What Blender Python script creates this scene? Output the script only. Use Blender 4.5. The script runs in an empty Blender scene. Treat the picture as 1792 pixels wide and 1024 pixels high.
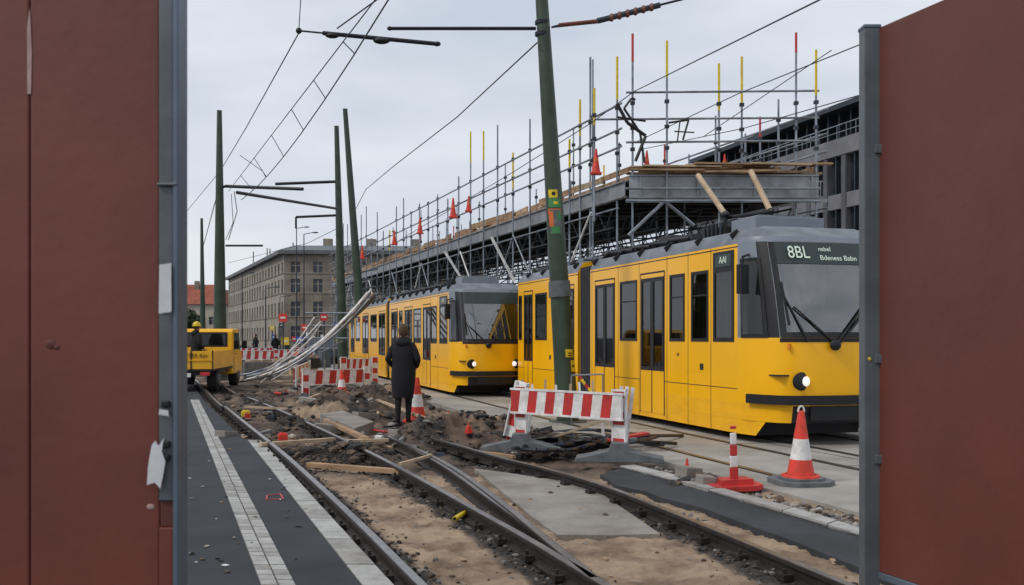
import bpy, math, random
import numpy as np
from mathutils import Vector, Matrix, noise
random.seed(7)
F=1742.0; H=1.57; CX=896.0; HY=590.0
def G(px,py,z=0.0):
    Y=(H-z)*F/(py-HY); return Vector(((px-CX)/F*Y,Y,z))
def P(px,py,Y):
    return Vector(((px-CX)/F*Y,Y,H+(HY-py)/F*Y))
scn=bpy.context.scene
# ---------------------------------------------------------------- materials
def mat(name,col,rough=0.6,metal=0.0,var=0.15,scale=6.0,bump=0.0,bscale=60.0,ior=1.45,emit=None,es=0.0,dirt=None,stretch=None,p0=.32,p1=.68):
    m=bpy.data.materials.new(name); m.use_nodes=True
    nt=m.node_tree; b=nt.nodes['Principled BSDF']
    b.inputs['Roughness'].default_value=rough; b.inputs['Metallic'].default_value=metal
    b.inputs['IOR'].default_value=ior
    tc=nt.nodes.new('ShaderNodeTexCoord'); src=tc.outputs['Object']
    if stretch:
        mp=nt.nodes.new('ShaderNodeMapping'); mp.inputs['Scale'].default_value=stretch
        nt.links.new(src,mp.inputs[0]); src=mp.outputs[0]
    n=nt.nodes.new('ShaderNodeTexNoise'); n.inputs['Scale'].default_value=scale
    n.inputs['Detail'].default_value=8; n.inputs['Roughness'].default_value=0.65
    nt.links.new(src,n.inputs['Vector'])
    r=nt.nodes.new('ShaderNodeValToRGB')
    r.color_ramp.elements[0].position=p0; r.color_ramp.elements[1].position=p1
    lo=[c*(1-var) for c in col]; hi=[min(1,c*(1+var)) for c in col]
    if dirt: lo=[c*(1-var)+d*var for c,d in zip(col,dirt)]
    r.color_ramp.elements[0].color=(*lo,1); r.color_ramp.elements[1].color=(*hi,1)
    nt.links.new(n.outputs['Fac'],r.inputs[0]); nt.links.new(r.outputs[0],b.inputs['Base Color'])
    if bump>0:
        n2=nt.nodes.new('ShaderNodeTexNoise'); n2.inputs['Scale'].default_value=bscale; n2.inputs['Detail'].default_value=6
        nt.links.new(src,n2.inputs['Vector'])
        bp=nt.nodes.new('ShaderNodeBump'); bp.inputs['Strength'].default_value=bump; bp.inputs['Distance'].default_value=0.02
        nt.links.new(n2.outputs['Fac'],bp.inputs['Height']); nt.links.new(bp.outputs[0],b.inputs['Normal'])
    if emit:
        b.inputs['Emission Color'].default_value=(*emit,1); b.inputs['Emission Strength'].default_value=es
    return m
M={}
M['yellow']=mat('tram_yellow_paint',(0.95,0.475,0.003),0.25,0,0.05,0.9,dirt=(0.4,0.22,0.02))
M['yellowlow']=mat('tram_yellow_skirt_paint',(0.90,0.44,0.004),0.32,0,0.14,2.2,dirt=(0.25,0.14,0.04),stretch=(1,1,2.5))
M['roofgrey']=mat('tram_roof_grey',(0.15,0.17,0.195),0.5,0,0.3,2.5)
M['frame']=mat('tram_frame_grey',(0.19,0.22,0.26),0.4,0,0.1,2)
M['black']=mat('black_rubber',(0.010,0.010,0.012),0.5,0,0.3,8)
M['blackm']=mat('black_matte',(0.018,0.018,0.02),0.8,0,0.3,8)
M['glass']=mat('dark_vehicle_glass',(0.012,0.012,0.013),0.05,0,0.6,2.6,ior=1.55)
M['interior']=mat('interior_panel',(0.30,0.31,0.31),0.7,0,0.15,3)
M['seat']=mat('seat_fabric',(0.06,0.05,0.05),0.9,0,0.2,3)
M['seat2']=mat('seat_fabric_red',(0.16,0.05,0.04),0.9,0,0.2,3)
M['bellow']=mat('bellows_rubber',(0.045,0.048,0.055),0.75,0,0.2,5)
M['lamp']=mat('headlamp_lens',(0.85,0.85,0.8),0.15,0,0.03,5,emit=(1,.97,.9),es=0.6)
M['orange_l']=mat('indicator_lens',(0.75,0.22,0.02),0.2,0,0.05,5)
M['disp']=mat('display_panel',(0.030,0.045,0.045),0.3,0,0.1,5)
M['led']=mat('display_letters',(0.6,0.7,0.6),0.5,0,0.02,5,emit=(.6,.75,.6),es=0.2)
M['rust']=mat('rail_side_steel',(0.030,0.023,0.020),0.6,0.3,0.5,9,0.3,80)
M['railtop']=mat('rail_head_steel',(0.28,0.26,0.245),0.28,0.9,0.4,5)
M['asphalt']=mat('asphalt',(0.036,0.039,0.046),0.85,0,0.30,1.1,0.6,170)
M['asphalt2']=mat('asphalt_patch',(0.040,0.042,0.048),0.85,0,0.35,1.6,0.6,150)
M['stone']=mat('paving_stone',(0.35,0.345,0.33),0.8,0,0.35,5,0.5,70,dirt=(.15,.13,.11))
M['stone2']=mat('paving_stone_worn',(0.28,0.27,0.255),0.8,0,0.35,6,0.5,70,dirt=(.12,.10,.08))
M['joint']=mat('joint_dark',(0.09,0.085,0.08),0.9,0,0.2,5)
M['concrete']=mat('concrete_paving',(0.28,0.262,0.235),0.75,0,0.45,0.7,0.3,50,dirt=(.11,.095,.08))
M['slab']=mat('concrete_slab',(0.225,0.205,0.18),0.85,0,0.45,1.6,0.5,50,dirt=(.10,.075,.055))
M['tube']=mat('galvanised_tube',(0.24,0.265,0.30),0.42,0.7,0.5,1.5)
M['tubedark']=mat('dark_tube',(0.04,0.047,0.06),0.5,0.5,0.3,3)
M['girder']=mat('girder_steel',(0.24,0.26,0.28),0.5,0.4,0.45,1.2,dirt=(0.08,0.05,0.035))
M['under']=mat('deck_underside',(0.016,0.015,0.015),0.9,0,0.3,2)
M['wood']=mat('timber_boards',(0.31,0.195,0.11),0.8,0,0.45,1.6,0.3,20,stretch=(1,1,5))
M['wood2']=mat('timber_pale',(0.42,0.31,0.20),0.8,0,0.35,3,0.3,20)
M['green']=mat('pole_green_paint',(0.036,0.058,0.036),0.45,0,0.35,2.0,0.1,15)
M['greenb']=mat('pole_collar_grey',(0.07,0.085,0.08),0.6,0,0.3,3)
M['wire']=mat('wire_dark',(0.02,0.022,0.03),0.5,0.3,0.1,3)
M['red']=mat('signal_red',(0.46,0.028,0.026),0.45,0,0.35,6,dirt=(.15,.04,.03))
M['orange']=mat('cone_orange_red',(0.60,0.040,0.022),0.5,0,0.4,7,dirt=(.2,.05,.03))
M['white']=mat('reflective_white',(0.64,0.63,0.62),0.5,0,0.35,7,dirt=(.25,.22,.19))
M['rubber']=mat('grey_rubber',(0.12,0.13,0.135),0.8,0,0.3,7,0.3,60)
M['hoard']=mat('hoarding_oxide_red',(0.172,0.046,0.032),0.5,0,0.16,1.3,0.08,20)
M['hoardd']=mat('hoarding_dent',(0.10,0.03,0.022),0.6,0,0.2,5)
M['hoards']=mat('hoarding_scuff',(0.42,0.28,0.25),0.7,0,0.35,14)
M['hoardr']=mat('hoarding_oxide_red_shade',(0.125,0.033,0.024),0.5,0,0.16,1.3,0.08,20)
M['post']=mat('post_grey_steel',(0.115,0.13,0.145),0.5,0.3,0.25,3)
M['post2']=mat('post_zinc_edge',(0.13,0.165,0.21),0.45,0.4,0.2,3)
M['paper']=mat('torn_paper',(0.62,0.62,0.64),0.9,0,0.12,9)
M['brick']=mat('facade_stone',(0.22,0.185,0.15),0.85,0,0.35,0.6,0.2,8)
M['brick2']=mat('facade_stone_light',(0.31,0.275,0.23),0.85,0,0.25,0.6,0.2,8)
M['roofd']=mat('roof_sheet',(0.11,0.12,0.13),0.6,0,0.2,1)
M['tile']=mat('roof_tile_red',(0.27,0.075,0.045),0.8,0,0.3,0.7)
M['plaster']=mat('plaster_wall',(0.42,0.37,0.30),0.85,0,0.2,0.4)
M['bglass']=mat('building_glass',(0.025,0.03,0.04),0.12,0,0.9,0.25,ior=1.5)
M['conc2']=mat('office_concrete',(0.085,0.085,0.098),0.8,0,0.25,0.4)
M['conc3']=mat('office_concrete_light',(0.155,0.155,0.17),0.8,0,0.25,0.4)
M['darkmetal']=mat('office_dark_metal',(0.03,0.04,0.055),0.5,0.3,0.2,0.5)
M['coat']=mat('coat_black',(0.009,0.009,0.011),0.9,0,0.3,20,0.3,90)
M['jacket']=mat('jacket_dark_blue',(0.014,0.018,0.035),0.9,0,0.3,20,0.3,90)
M['bluejk']=mat('jacket_blue',(0.10,0.16,0.30),0.9,0,0.3,20,0.3,90)
M['skin']=mat('skin',(0.46,0.25,0.17),0.6,0,0.1,20)
M['hair']=mat('hair_brown',(0.085,0.05,0.028),0.75,0,0.5,60,0.8,140)
M['eye']=mat('eye',(0.03,0.02,0.015),0.2)
M['boot']=mat('shoe_black',(0.012,0.011,0.011),0.6)
M['rock1']=mat('rubble_grey',(0.17,0.16,0.15),0.9,0,0.4,10)
M['rock2']=mat('rubble_brown',(0.10,0.07,0.05),0.95,0,0.4,10)
M['rock3']=mat('rubble_dark',(0.035,0.031,0.029),0.95,0,0.4,10)
M['rock4']=mat('rubble_pale',(0.33,0.30,0.27),0.9,0,0.3,10)
M['sandc']=mat('sand_clod',(0.30,0.21,0.14),0.95,0,0.3,10)
M['tyre']=mat('tyre',(0.015,0.015,0.016),0.8)
M['vanyellow']=mat('truck_yellow',(0.80,0.42,0.010),0.4,0,0.2,2,dirt=(.3,.18,.05))
M['stick_y']=mat('sticker_yellow',(0.68,0.50,0.02),0.5,0,.2,9)
M['stick_o']=mat('sticker_orange',(0.62,0.13,0.02),0.5)
M['stick_g']=mat('sticker_green',(0.05,0.22,0.07),0.5)
M['carpaint']=mat('car_dark_paint',(0.03,0.035,0.045),0.25)
M['blue']=mat('sign_blue',(0.02,0.08,0.35),0.5)
M['chain']=mat('insulator_brown',(0.16,0.05,0.03),0.5)
def thin(name,ior,tint):
    wm=bpy.data.materials.new(name); wm.use_nodes=True; nt=wm.node_tree; nt.nodes.clear()
    o_=nt.nodes.new('ShaderNodeOutputMaterial'); mxs=nt.nodes.new('ShaderNodeMixShader'); tr=nt.nodes.new('ShaderNodeBsdfTransparent'); gl=nt.nodes.new('ShaderNodeBsdfGlossy'); fr=nt.nodes.new('ShaderNodeFresnel')
    fr.inputs[0].default_value=ior; tr.inputs[0].default_value=(*tint,1); gl.inputs['Roughness'].default_value=.03; gl.inputs[0].default_value=(1,1,1,1)
    nt.links.new(fr.outputs[0],mxs.inputs[0]); nt.links.new(tr.outputs[0],mxs.inputs[1]); nt.links.new(gl.outputs[0],mxs.inputs[2]); nt.links.new(mxs.outputs[0],o_.inputs[0]); return wm
M['wind']=thin('windscreen_glass',2.7,(.50,.54,.54))
M['tglass']=thin('tinted_window_glass',1.6,(.42,.43,.41))
# ---------------------------------------------------------------- mesh builder
class MB:
    def __init__(s): s.v=[];s.f=[];s.m=[];s.mats=[]
    def mi(s,k):
        if k not in s.mats: s.mats.append(k)
        return s.mats.index(k)
    def add(s,vs,fs,k):
        o=len(s.v); s.v+= [tuple(v) for v in vs]; i=s.mi(k)
        for f in fs: s.f.append(tuple(a+o for a in f)); s.m.append(i)
    def box(s,c,d,k,rz=0.0,mtx=None):
        c=Vector(c); hx,hy,hz=d[0]/2,d[1]/2,d[2]/2
        R=mtx if mtx is not None else Matrix.Rotation(rz,3,'Z')
        vs=[c+R@Vector((x*hx,y*hy,z*hz)) for x in(-1,1) for y in(-1,1) for z in(-1,1)]
        s.add(vs,[(0,1,3,2),(4,6,7,5),(0,4,5,1),(2,3,7,6),(0,2,6,4),(1,5,7,3)],k)
    def ax(s,x0,x1,y0,y1,z0,z1,k): s.box(((x0+x1)/2,(y0+y1)/2,(z0+z1)/2),(abs(x1-x0),abs(y1-y0),abs(z1-z0)),k)
    def beam(s,a,b,w,h,k):
        a=Vector(a);b=Vector(b);d=b-a;L=d.length
        if L<1e-6:return
        d.normalize(); up=Vector((0,0,1))
        if abs(d.z)>.97: up=Vector((0,1,0))
        y=up.cross(d).normalized(); z=d.cross(y)
        R=Matrix((d,y,z)).transposed()
        s.box((a+b)/2,(L,w,h),k,mtx=R)
    def tube(s,a,b,r0,k,r1=None,n=7,cap=True):
        a=Vector(a);b=Vector(b);d=b-a
        if d.length<1e-6:return
        if r1 is None:r1=r0
        d.normalize(); up=Vector((0,0,1)) if abs(d.z)<.9 else Vector((1,0,0))
        x=d.cross(up).normalized(); y=d.cross(x)
        vs=[]
        for p,r in((a,r0),(b,r1)):
            for i in range(n):
                t=2*math.pi*i/n; vs.append(p+x*(r*math.cos(t))+y*(r*math.sin(t)))
        fs=[(i,(i+1)%n,n+(i+1)%n,n+i) for i in range(n)]
        if cap: fs+= [tuple(range(n))[::-1],tuple(range(n,2*n))]
        s.add(vs,fs,k)
    def path(s,pts,r,k,n=6):
        for a,b in zip(pts[:-1],pts[1:]): s.tube(a,b,r,k,n=n)
    def prism(s,poly,z0,z1,k,kside=None):
        n=len(poly); vs=[(p[0],p[1],z0) for p in poly]+[(p[0],p[1],z1) for p in poly]
        area=sum(poly[i][0]*poly[(i+1)%n][1]-poly[(i+1)%n][0]*poly[i][1] for i in range(n))
        top=tuple(range(n,2*n)); 
        if area<0: top=top[::-1]
        s.add(vs,[top],k)
        fs=[(i,(i+1)%n,n+(i+1)%n,n+i) for i in range(n)]
        if area<0: fs=[f[::-1] for f in fs]
        s.add(vs,fs,kside or k)
    def lathe(s,c,prof,n=20,rz=None):
        c=Vector(c)
        for (r0,z0,k),(r1,z1,_) in zip(prof[:-1],prof[1:]):
            vs=[c+Vector((r*math.cos(2*math.pi*i/n),r*math.sin(2*math.pi*i/n),z)) for r,z in((r0,z0),(r1,z1)) for i in range(n)]
            s.add(vs,[(i,(i+1)%n,n+(i+1)%n,n+i) for i in range(n)],k)
    def ell(s,c,r,k,nu=12,nv=8,R=None):
        c=Vector(c); vs=[];fs=[]
        for j in range(nv+1):
            ph=math.pi*j/nv
            for i in range(nu):
                th=2*math.pi*i/nu
                v=Vector((r[0]*math.sin(ph)*math.cos(th),r[1]*math.sin(ph)*math.sin(th),r[2]*math.cos(ph)))
                if R: v=R@v
                vs.append(c+v)
        for j in range(nv):
            for i in range(nu):
                fs.append((j*nu+i,(j+1)*nu+i,(j+1)*nu+(i+1)%nu,j*nu+(i+1)%nu))
        s.add(vs,fs,k)
    def done(s,name,parent=None,smooth=False,bevel=0.0,loc=None,rot=None,scale=None,fixn=False):
        me=bpy.data.meshes.new(name); me.from_pydata(s.v,[],s.f)
        for k in s.mats: me.materials.append(M[k])
        me.polygons.foreach_set('material_index',s.m)
        if smooth: me.polygons.foreach_set('use_smooth',[True]*len(me.polygons))
        me.update()
        if fixn:
            import bmesh
            bm=bmesh.new(); bm.from_mesh(me); bmesh.ops.remove_doubles(bm,verts=bm.verts,dist=1e-5); bmesh.ops.recalc_face_normals(bm,faces=bm.faces); bm.to_mesh(me); bm.free()
        o=bpy.data.objects.new(name,me); scn.collection.objects.link(o)
        if parent: o.parent=parent
        if loc is not None:o.location=loc
        if rot is not None:o.rotation_euler=rot
        if scale is not None:o.scale=scale
        if bevel>0:
            b=o.modifiers.new('bevel','BEVEL'); b.width=bevel; b.segments=2; b.limit_method='ANGLE'
        if smooth:
            e=o.modifiers.new('split','EDGE_SPLIT'); e.split_angle=math.radians(40)
        return o
def empty(name,loc=(0,0,0),rot=(0,0,0),scale=(1,1,1)):
    e=bpy.data.objects.new(name,None); scn.collection.objects.link(e); e.location=loc; e.rotation_euler=rot; e.scale=scale; e.empty_display_size=.3
    return e
def text(body,name,parent,mtx,size,k,ext=0.002,ax='CENTER',sx=1.0):
    c=bpy.data.curves.new(name,'FONT'); c.body=body; c.size=size; c.extrude=ext; c.align_x=ax; c.align_y='CENTER'
    c.materials.append(M[k]); o=bpy.data.objects.new(name,c); scn.collection.objects.link(o)
    o.parent=parent; o.matrix_local=mtx@Matrix.Diagonal((sx,1,1,1)); return o
def tmat(o,x,y):
    x=Vector(x).normalized(); y=Vector(y).normalized(); z=x.cross(y)
    m=Matrix((x,y,z)).transposed().to_4x4(); m.translation=Vector(o); return m
# ---------------------------------------------------------------- world / light / camera
w=bpy.data.worlds.new("World"); scn.world=w; w.use_nodes=True
nt=w.node_tree; bg=nt.nodes['Background']
sky=nt.nodes.new('ShaderNodeTexSky'); sky.sky_type='NISHITA'; sky.sun_disc=False
SE=math.radians(46); SR=math.radians(-118)
sky.sun_elevation=SE; sky.sun_rotation=SR; sky.dust_density=4; sky.air_density=1
tc=nt.nodes.new('ShaderNodeTexCoord'); mp=nt.nodes.new('ShaderNodeMapping'); mp.inputs['Scale'].default_value=(1.2,1.2,4.0)
nz=nt.nodes.new('ShaderNodeTexNoise'); nz.inputs['Scale'].default_value=2.2; nz.inputs['Detail'].default_value=5; nz.inputs['Roughness'].default_value=.5
nt.links.new(tc.outputs['Generated'],mp.inputs[0]); nt.links.new(mp.outputs[0],nz.inputs['Vector'])
cr=nt.nodes.new('ShaderNodeValToRGB'); cr.color_ramp.elements[0].position=.36; cr.color_ramp.elements[1].position=.64
cr.color_ramp.elements[0].color=(6.0,6.6,7.6,1); cr.color_ramp.elements[1].color=(8.2,8.6,9.2,1)
nt.links.new(nz.outputs['Fac'],cr.inputs[0])
mx=nt.nodes.new('ShaderNodeMixRGB'); mx.inputs[0].default_value=.94
nt.links.new(sky.outputs[0],mx.inputs[1]); nt.links.new(cr.outputs[0],mx.inputs[2]); nt.links.new(mx.outputs[0],bg.inputs['Color'])
bg.inputs['Strength'].default_value=0.1
sl=bpy.data.lights.new('sun','SUN'); sl.energy=1.5; sl.angle=math.radians(12); sl.color=(1,.95,.88)
so=bpy.data.objects.new('sun',sl); scn.collection.objects.link(so)
sd=Vector((math.sin(SR)*math.cos(SE), math.cos(SR)*math.cos(SE), math.sin(SE)))
so.rotation_euler=sd.to_track_quat('Z','Y').to_euler()
cam=bpy.data.cameras.new('camera'); co=bpy.data.objects.new('camera',cam); scn.collection.objects.link(co)
co.location=(0,0,H); co.rotation_euler=(math.pi/2,0,0); cam.lens=35; cam.sensor_width=36; cam.shift_y=78/1792
cam.clip_end=3000; cam.clip_start=.05; cam.dof.use_dof=True; cam.dof.focus_distance=17; cam.dof.aperture_fstop=5.6
scn.camera=co
scn.view_settings.view_transform='Standard'; scn.view_settings.look='None'; scn.view_settings.exposure=0
# ---------------------------------------------------------------- ground
TV=(291-CX)/F
def LX(x0,y0,Y,v=TV): return x0+v*(Y-y0)
A_px=[(740,1024),(640,925),(560,850),(490,788),(430,740),(395,712),(372,695)]
B_px=[(1062,1024),(930,945),(820,884),(700,818),(600,768),(500,722),(440,697),(400,681)]
D_px=[(1040,1010),(960,945),(880,880),(800,822),(740,790),(680,763)]
C_px=[(1490,1024),(1250,925),(1060,850),(950,818),(880,801),(800,778),(740,762),(690,748)]
RT=0.125
def rail_pts(px,ext=True):
    p=[G(x,y,RT) for x,y in px]
    if ext:
        d=(p[0]-p[1]).normalized(); p=[p[0]+d*9]+p
    return p
railA=rail_pts(A_px); railB=rail_pts(B_px); railC=rail_pts(C_px); railD=rail_pts(D_px,False)
def extend(p,L,dx=None):
    d=(p[-1]-p[-2]).normalized() if dx is None else Vector((dx,1,0)).normalized()
    p.append(p[-1]+d*L)
extend(railA,30,-.36); extend(railB,30,-.36)
def smooth_path(p,n=4):
    out=[]
    for i in range(len(p)-1):
        p0=p[max(i-1,0)];p1=p[i];p2=p[i+1];p3=p[min(i+2,len(p)-1)]
        if (p2-p1).length>8: out.append(p1); continue
        for j in range(n):
            t=j/n
            out.append(.5*((2*p1)+(-p0+p2)*t+(2*p0-5*p1+4*p2-p3)*t*t+(-p0+3*p1-3*p2+p3)*t**3))
    out.append(p[-1]); return out
def segd(x,y,path):
    best=9
    for a,b in zip(path[:-1],path[1:]):
        dx,dy=b.x-a.x,b.y-a.y; t=max(0,min(1,((x-a.x)*dx+(y-a.y)*dy)/(dx*dx+dy*dy+1e-9)))
        d=math.hypot(x-a.x-dx*t,y-a.y-dy*t)
        if d<best:best=d
    return best
mounds=[]
for px,py,r,h in [(640,712,1.5,.38),(575,724,1.2,.30),(500,712,1.3,.20),(690,702,1.3,.30),(800,768,.95,.30),(735,775,.7,.24),(850,774,.8,.16),(520,752,.6,.18),
                  (590,798,.55,.15),(650,800,.5,.14),(530,795,.4,.1),(460,700,1.6,.2),(1215,850,.35,.1),(820,745,.8,.2),(470,730,.8,.08),(930,772,.9,.14),(640,735,.8,.16),(560,690,1.4,.25),(760,752,.5,.2),(870,752,.7,.2)]:
    g=G(px,py); mounds.append((g.x,g.y,r,h))
def hgt(x,y):
    k=1.0 if y>11.5 else .55
    z=-.035+.045*k*noise.noise(Vector((x*1.3,y*1.3,0)))+.045*k*noise.noise(Vector((x*4,y*4,3)))+.022*noise.noise(Vector((x*11,y*11,5)))+.012*noise.noise(Vector((x*27,y*27,5)))
    for mx_,my_,r,h in mounds:
        d=math.hypot(x-mx_,(y-my_)*.7)/r
        if d<1:
            q=(1-d*d)**2; z+=h*q*(1+.7*noise.noise(Vector((x*5,y*5,9)))+.35*noise.noise(Vector((x*14,y*14,2))))
    if y<12: z+=.035
    return z
gm=MB(); gm.add([(-900,-60,-.12),(900,-60,-.12),(900,1500,-.12),(-900,1500,-.12)],[(0,1,2,3)],'asphalt2'); gm.done('ground')
def soil():
    ys=[3.0]; 
    while ys[-1]<62: ys.append(ys[-1]+max(.03,.0042*ys[-1]))
    nx=250; vs=[];cols=[]
    for y in ys:
        xl=-1.0+TV*(y-6.3)-.6 if y<14 else -1.7+TV*(y-6.3)-.6
        xr=4.9+(-.12)*(y-6.3)*1.0
        if y>22: xr=4.9-.12*15.7-.33*(y-22)
        for i in range(nx):
            x=xl+(xr-xl)*i/(nx-1)
            z=hgt(x,y)
            vs.append((x,y,z))
            dr=min(segd(x,y,railA),segd(x,y,railB),segd(x,y,railC)) if y<30 else 1
            n1=noise.noise(Vector((x*.9,y*.9,2))); n2=noise.noise(Vector((x*3,y*3,7)))
            sand=max(0,min(1,(11.6-y)/.8+n1*.5+.1*n2))
            near=max(0,min(1,(.24+.12*n2-dr)/.09))
            sand*=(1-near)
            if y>11.6: sand=max(sand,max(0,min(.75,(n1-.08)*2.6)))
            cols.append((sand,near,0,1))
    fs=[]
    for j in range(len(ys)-1):
        for i in range(nx-1):
            a=j*nx+i; fs.append((a,a+1,a+nx+1,a+nx))
    me=bpy.data.meshes.new('soil'); me.from_pydata(vs,[],fs)
    ca=me.color_attributes.new('soilmix','FLOAT_COLOR','POINT'); ca.data.foreach_set('color',[c for q in cols for c in q])
    me.polygons.foreach_set('use_smooth',[True]*len(fs))
    o=bpy.data.objects.new('excavated_soil',me); scn.collection.objects.link(o)
    m=bpy.data.materials.new('soil_and_sand'); m.use_nodes=True; nt=m.node_tree; b=nt.nodes['Principled BSDF']; b.inputs['Roughness'].default_value=.95
    at=nt.nodes.new('ShaderNodeVertexColor'); at.layer_name='soilmix'; sp=nt.nodes.new('ShaderNodeSeparateColor'); nt.links.new(at.outputs[0],sp.inputs[0])
    tc=nt.nodes.new('ShaderNodeTexCoord')
    def ramp(sc,c0,c1,p0=.35,p1=.65,det=9):
        n=nt.nodes.new('ShaderNodeTexNoise'); n.inputs['Scale'].default_value=sc; n.inputs['Detail'].default_value=det; n.inputs['Roughness'].default_value=.7
        nt.links.new(tc.outputs['Object'],n.inputs['Vector'])
        r=nt.nodes.new('ShaderNodeValToRGB'); r.color_ramp.elements[0].position=p0; r.color_ramp.elements[1].position=p1
        r.color_ramp.elements[0].color=(*c0,1); r.color_ramp.elements[1].color=(*c1,1); nt.links.new(n.outputs['Fac'],r.inputs[0]); return r
    sand=ramp(1.7,(.17,.11,.07),(.47,.345,.235),.36,.60); dark=ramp(1.9,(.028,.021,.018),(.18,.122,.088),.38,.66); grav=ramp(30,(.012,.010,.010),(.09,.075,.065))
    m1=nt.nodes.new('ShaderNodeMixRGB'); nt.links.new(sp.outputs[0],m1.inputs[0]); nt.links.new(dark.outputs[0],m1.inputs[1]); nt.links.new(sand.outputs[0],m1.inputs[2])
    m2=nt.nodes.new('ShaderNodeMixRGB'); nt.links.new(sp.outputs[1],m2.inputs[0]); nt.links.new(m1.outputs[0],m2.inputs[1]); nt.links.new(grav.outputs[0],m2.inputs[2])
    nt.links.new(m2.outputs[0],b.inputs['Base Color'])
    n=nt.nodes.new('ShaderNodeTexNoise'); n.inputs['Scale'].default_value=22; n.inputs['Detail'].default_value=10; n.inputs['Roughness'].default_value=.75
    nt.links.new(tc.outputs['Object'],n.inputs['Vector'])
    bp=nt.nodes.new('ShaderNodeBump'); bp.inputs['Strength'].default_value=1.0; bp.inputs['Distance'].default_value=.035
    nt.links.new(n.outputs['Fac'],bp.inputs['Height']); nt.links.new(bp.outputs[0],b.inputs['Normal'])
    me.materials.append(m)
soil()
TOP=.055
pv=MB()
s1l=lambda Y:LX(-1.613,6.3,Y); s1r=lambda Y:LX(-1.396,6.3,Y); s2l=lambda Y:LX(-.998,6.3,Y); s2r=lambda Y:LX(-.799,6.3,Y)
pv.prism([(-60,-8),(s2r(-8),-8),(s2r(14.6),14.6),(s1r(14.9)+.35,14.9),(s1r(24)+.1,24),(s1r(60),60),(-60,60)],-.1,TOP,'asphalt'); pv.done('pavement')
def strip(l,r,y0,y1,name,step,rows=1):
    s=MB(); s.prism([(l(y0),y0),(r(y0),y0),(r(y1),y1),(l(y1),y1)],TOP-.02,TOP+.003,'joint')
    y=y0
    while y<y1-.05:
        e=min(y+step*random.uniform(.92,1.08)-.012,y1)
        for q in range(rows):
            a0,a1=q/rows,(q+1)/rows; dz=random.uniform(0,.004); e2=.006
            f=lambda Y,a: l(Y)+(r(Y)-l(Y))*a
            s.prism([(f(y,a0)+e2,y),(f(y,a1)-e2,y),(f(e,a1)-e2,e),(f(e,a0)+e2,e)],TOP-.01,TOP+.007+dz,random.choice(['stone','stone','stone2']))
        y=e+.014
    s.done(name)
strip(s1l,s1r,-4,24,'stone_paving_strip',.13,2)
strip(s2l,s2r,-4,14.6,'kerb_stone_strip',.42)
m=MB(); 
sq=[G(468,867,.06),G(490,864,.06),G(496,873,.06),G(466,874,.06)]
for a_,b_ in zip(sq,sq[1:]+sq[:1]): m.beam(a_,b_,.014,.004,'red')
m.done('survey_paint_mark')
m=MB()
for i in range(60):
    g=G(random.uniform(325,560),random.uniform(715,1010),.063); s_=random.uniform(.008,.03)
    if g.x>s2r(g.y): continue
    m.box(g,(s_*1.6,s_,.006),random.choice(['white','rock4','rock2','rock3','wood']),random.random()*3)
m.done('litter')
def gp(l,z=0): return [(G(x,y,z).x,G(x,y,z).y) for x,y in l]
rp=MB()
def ext2(p,L=6):
    dx=p[-1][0]-p[-2][0]; dy=p[-1][1]-p[-2][1]; l=math.hypot(dx,dy); return p+[(p[-1][0]+dx/l*L,p[-1][1]+dy/l*L)]
a=ext2(gp([(1050,838),(1080,858),(1130,868),(1160,880),(1230,898),(1300,925),(1390,958),(1503,1005)])); b_=ext2(gp([(1085,826),(1200,856),(1503,948)]))
rp.prism(a+b_[::-1],-.1,.045,'asphalt2'); rp.done('asphalt_strip')
kb=MB(); K0=ext2(gp([(1085,826),(1200,857),(1503,950)])); K1=ext2(gp([(1110,824),(1215,852),(1503,938)]))
kb.prism(K0+K1[::-1],-.05,.060,'joint')
def lerp2(p,t):
    L=[math.hypot(p[i+1][0]-p[i][0],p[i+1][1]-p[i][1]) for i in range(len(p)-1)]; T=t*sum(L)
    for i,l in enumerate(L):
        if T<=l or i==len(L)-1: u=T/l; return (p[i][0]+(p[i+1][0]-p[i][0])*u,p[i][1]+(p[i+1][1]-p[i][1])*u)
        T-=l
NK=16
for i in range(NK):
    t0=i/NK+.0008;t1=(i+1)/NK-.0008; kb.prism([lerp2(K0,t0),lerp2(K0,t1),lerp2(K1,t1),lerp2(K1,t0)],-.02,.072+random.uniform(0,.008),random.choice(['stone','stone2']))
kb.done('kerb')
cp=MB()
e0=gp([(640,676),(760,708),(860,738),(1000,772),(1180,818),(1503,905)]); e0=ext2(e0,8)
cp.prism([(-22,82)]+e0+[(40,0),(40,82)],-.1,.04,'concrete')
cp.done('tramway_paving')
jn=MB()
for Y in np.arange(7,40,2.4):
    x0=3.9-.40*(Y-9.5) if Y<20 else .0-.3*(Y-20)
    jn.beam((x0+1.0,Y,.041),(x0+9,Y+2.3,.041),.02,.006,'joint')
for off in (1.5,3.1):
    jn.beam((3.4+off+.28*6,6,.041),(3.4+off-.293*30,36,.041),.02,.006,'joint')
jn.done('paving_joints')
sb=MB(); sb.prism(gp([(830,820),(880,826),(960,838),(1030,848),(1085,886),(1155,934),(1060,937),(975,936),(930,903),(900,878),(866,850)],.03),-.06,.03,'slab')
sb.prism(gp([(560,728),(600,722),(655,742),(620,754)],.1),-.05,.14,'slab'); sb.done('concrete_slab')
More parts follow.
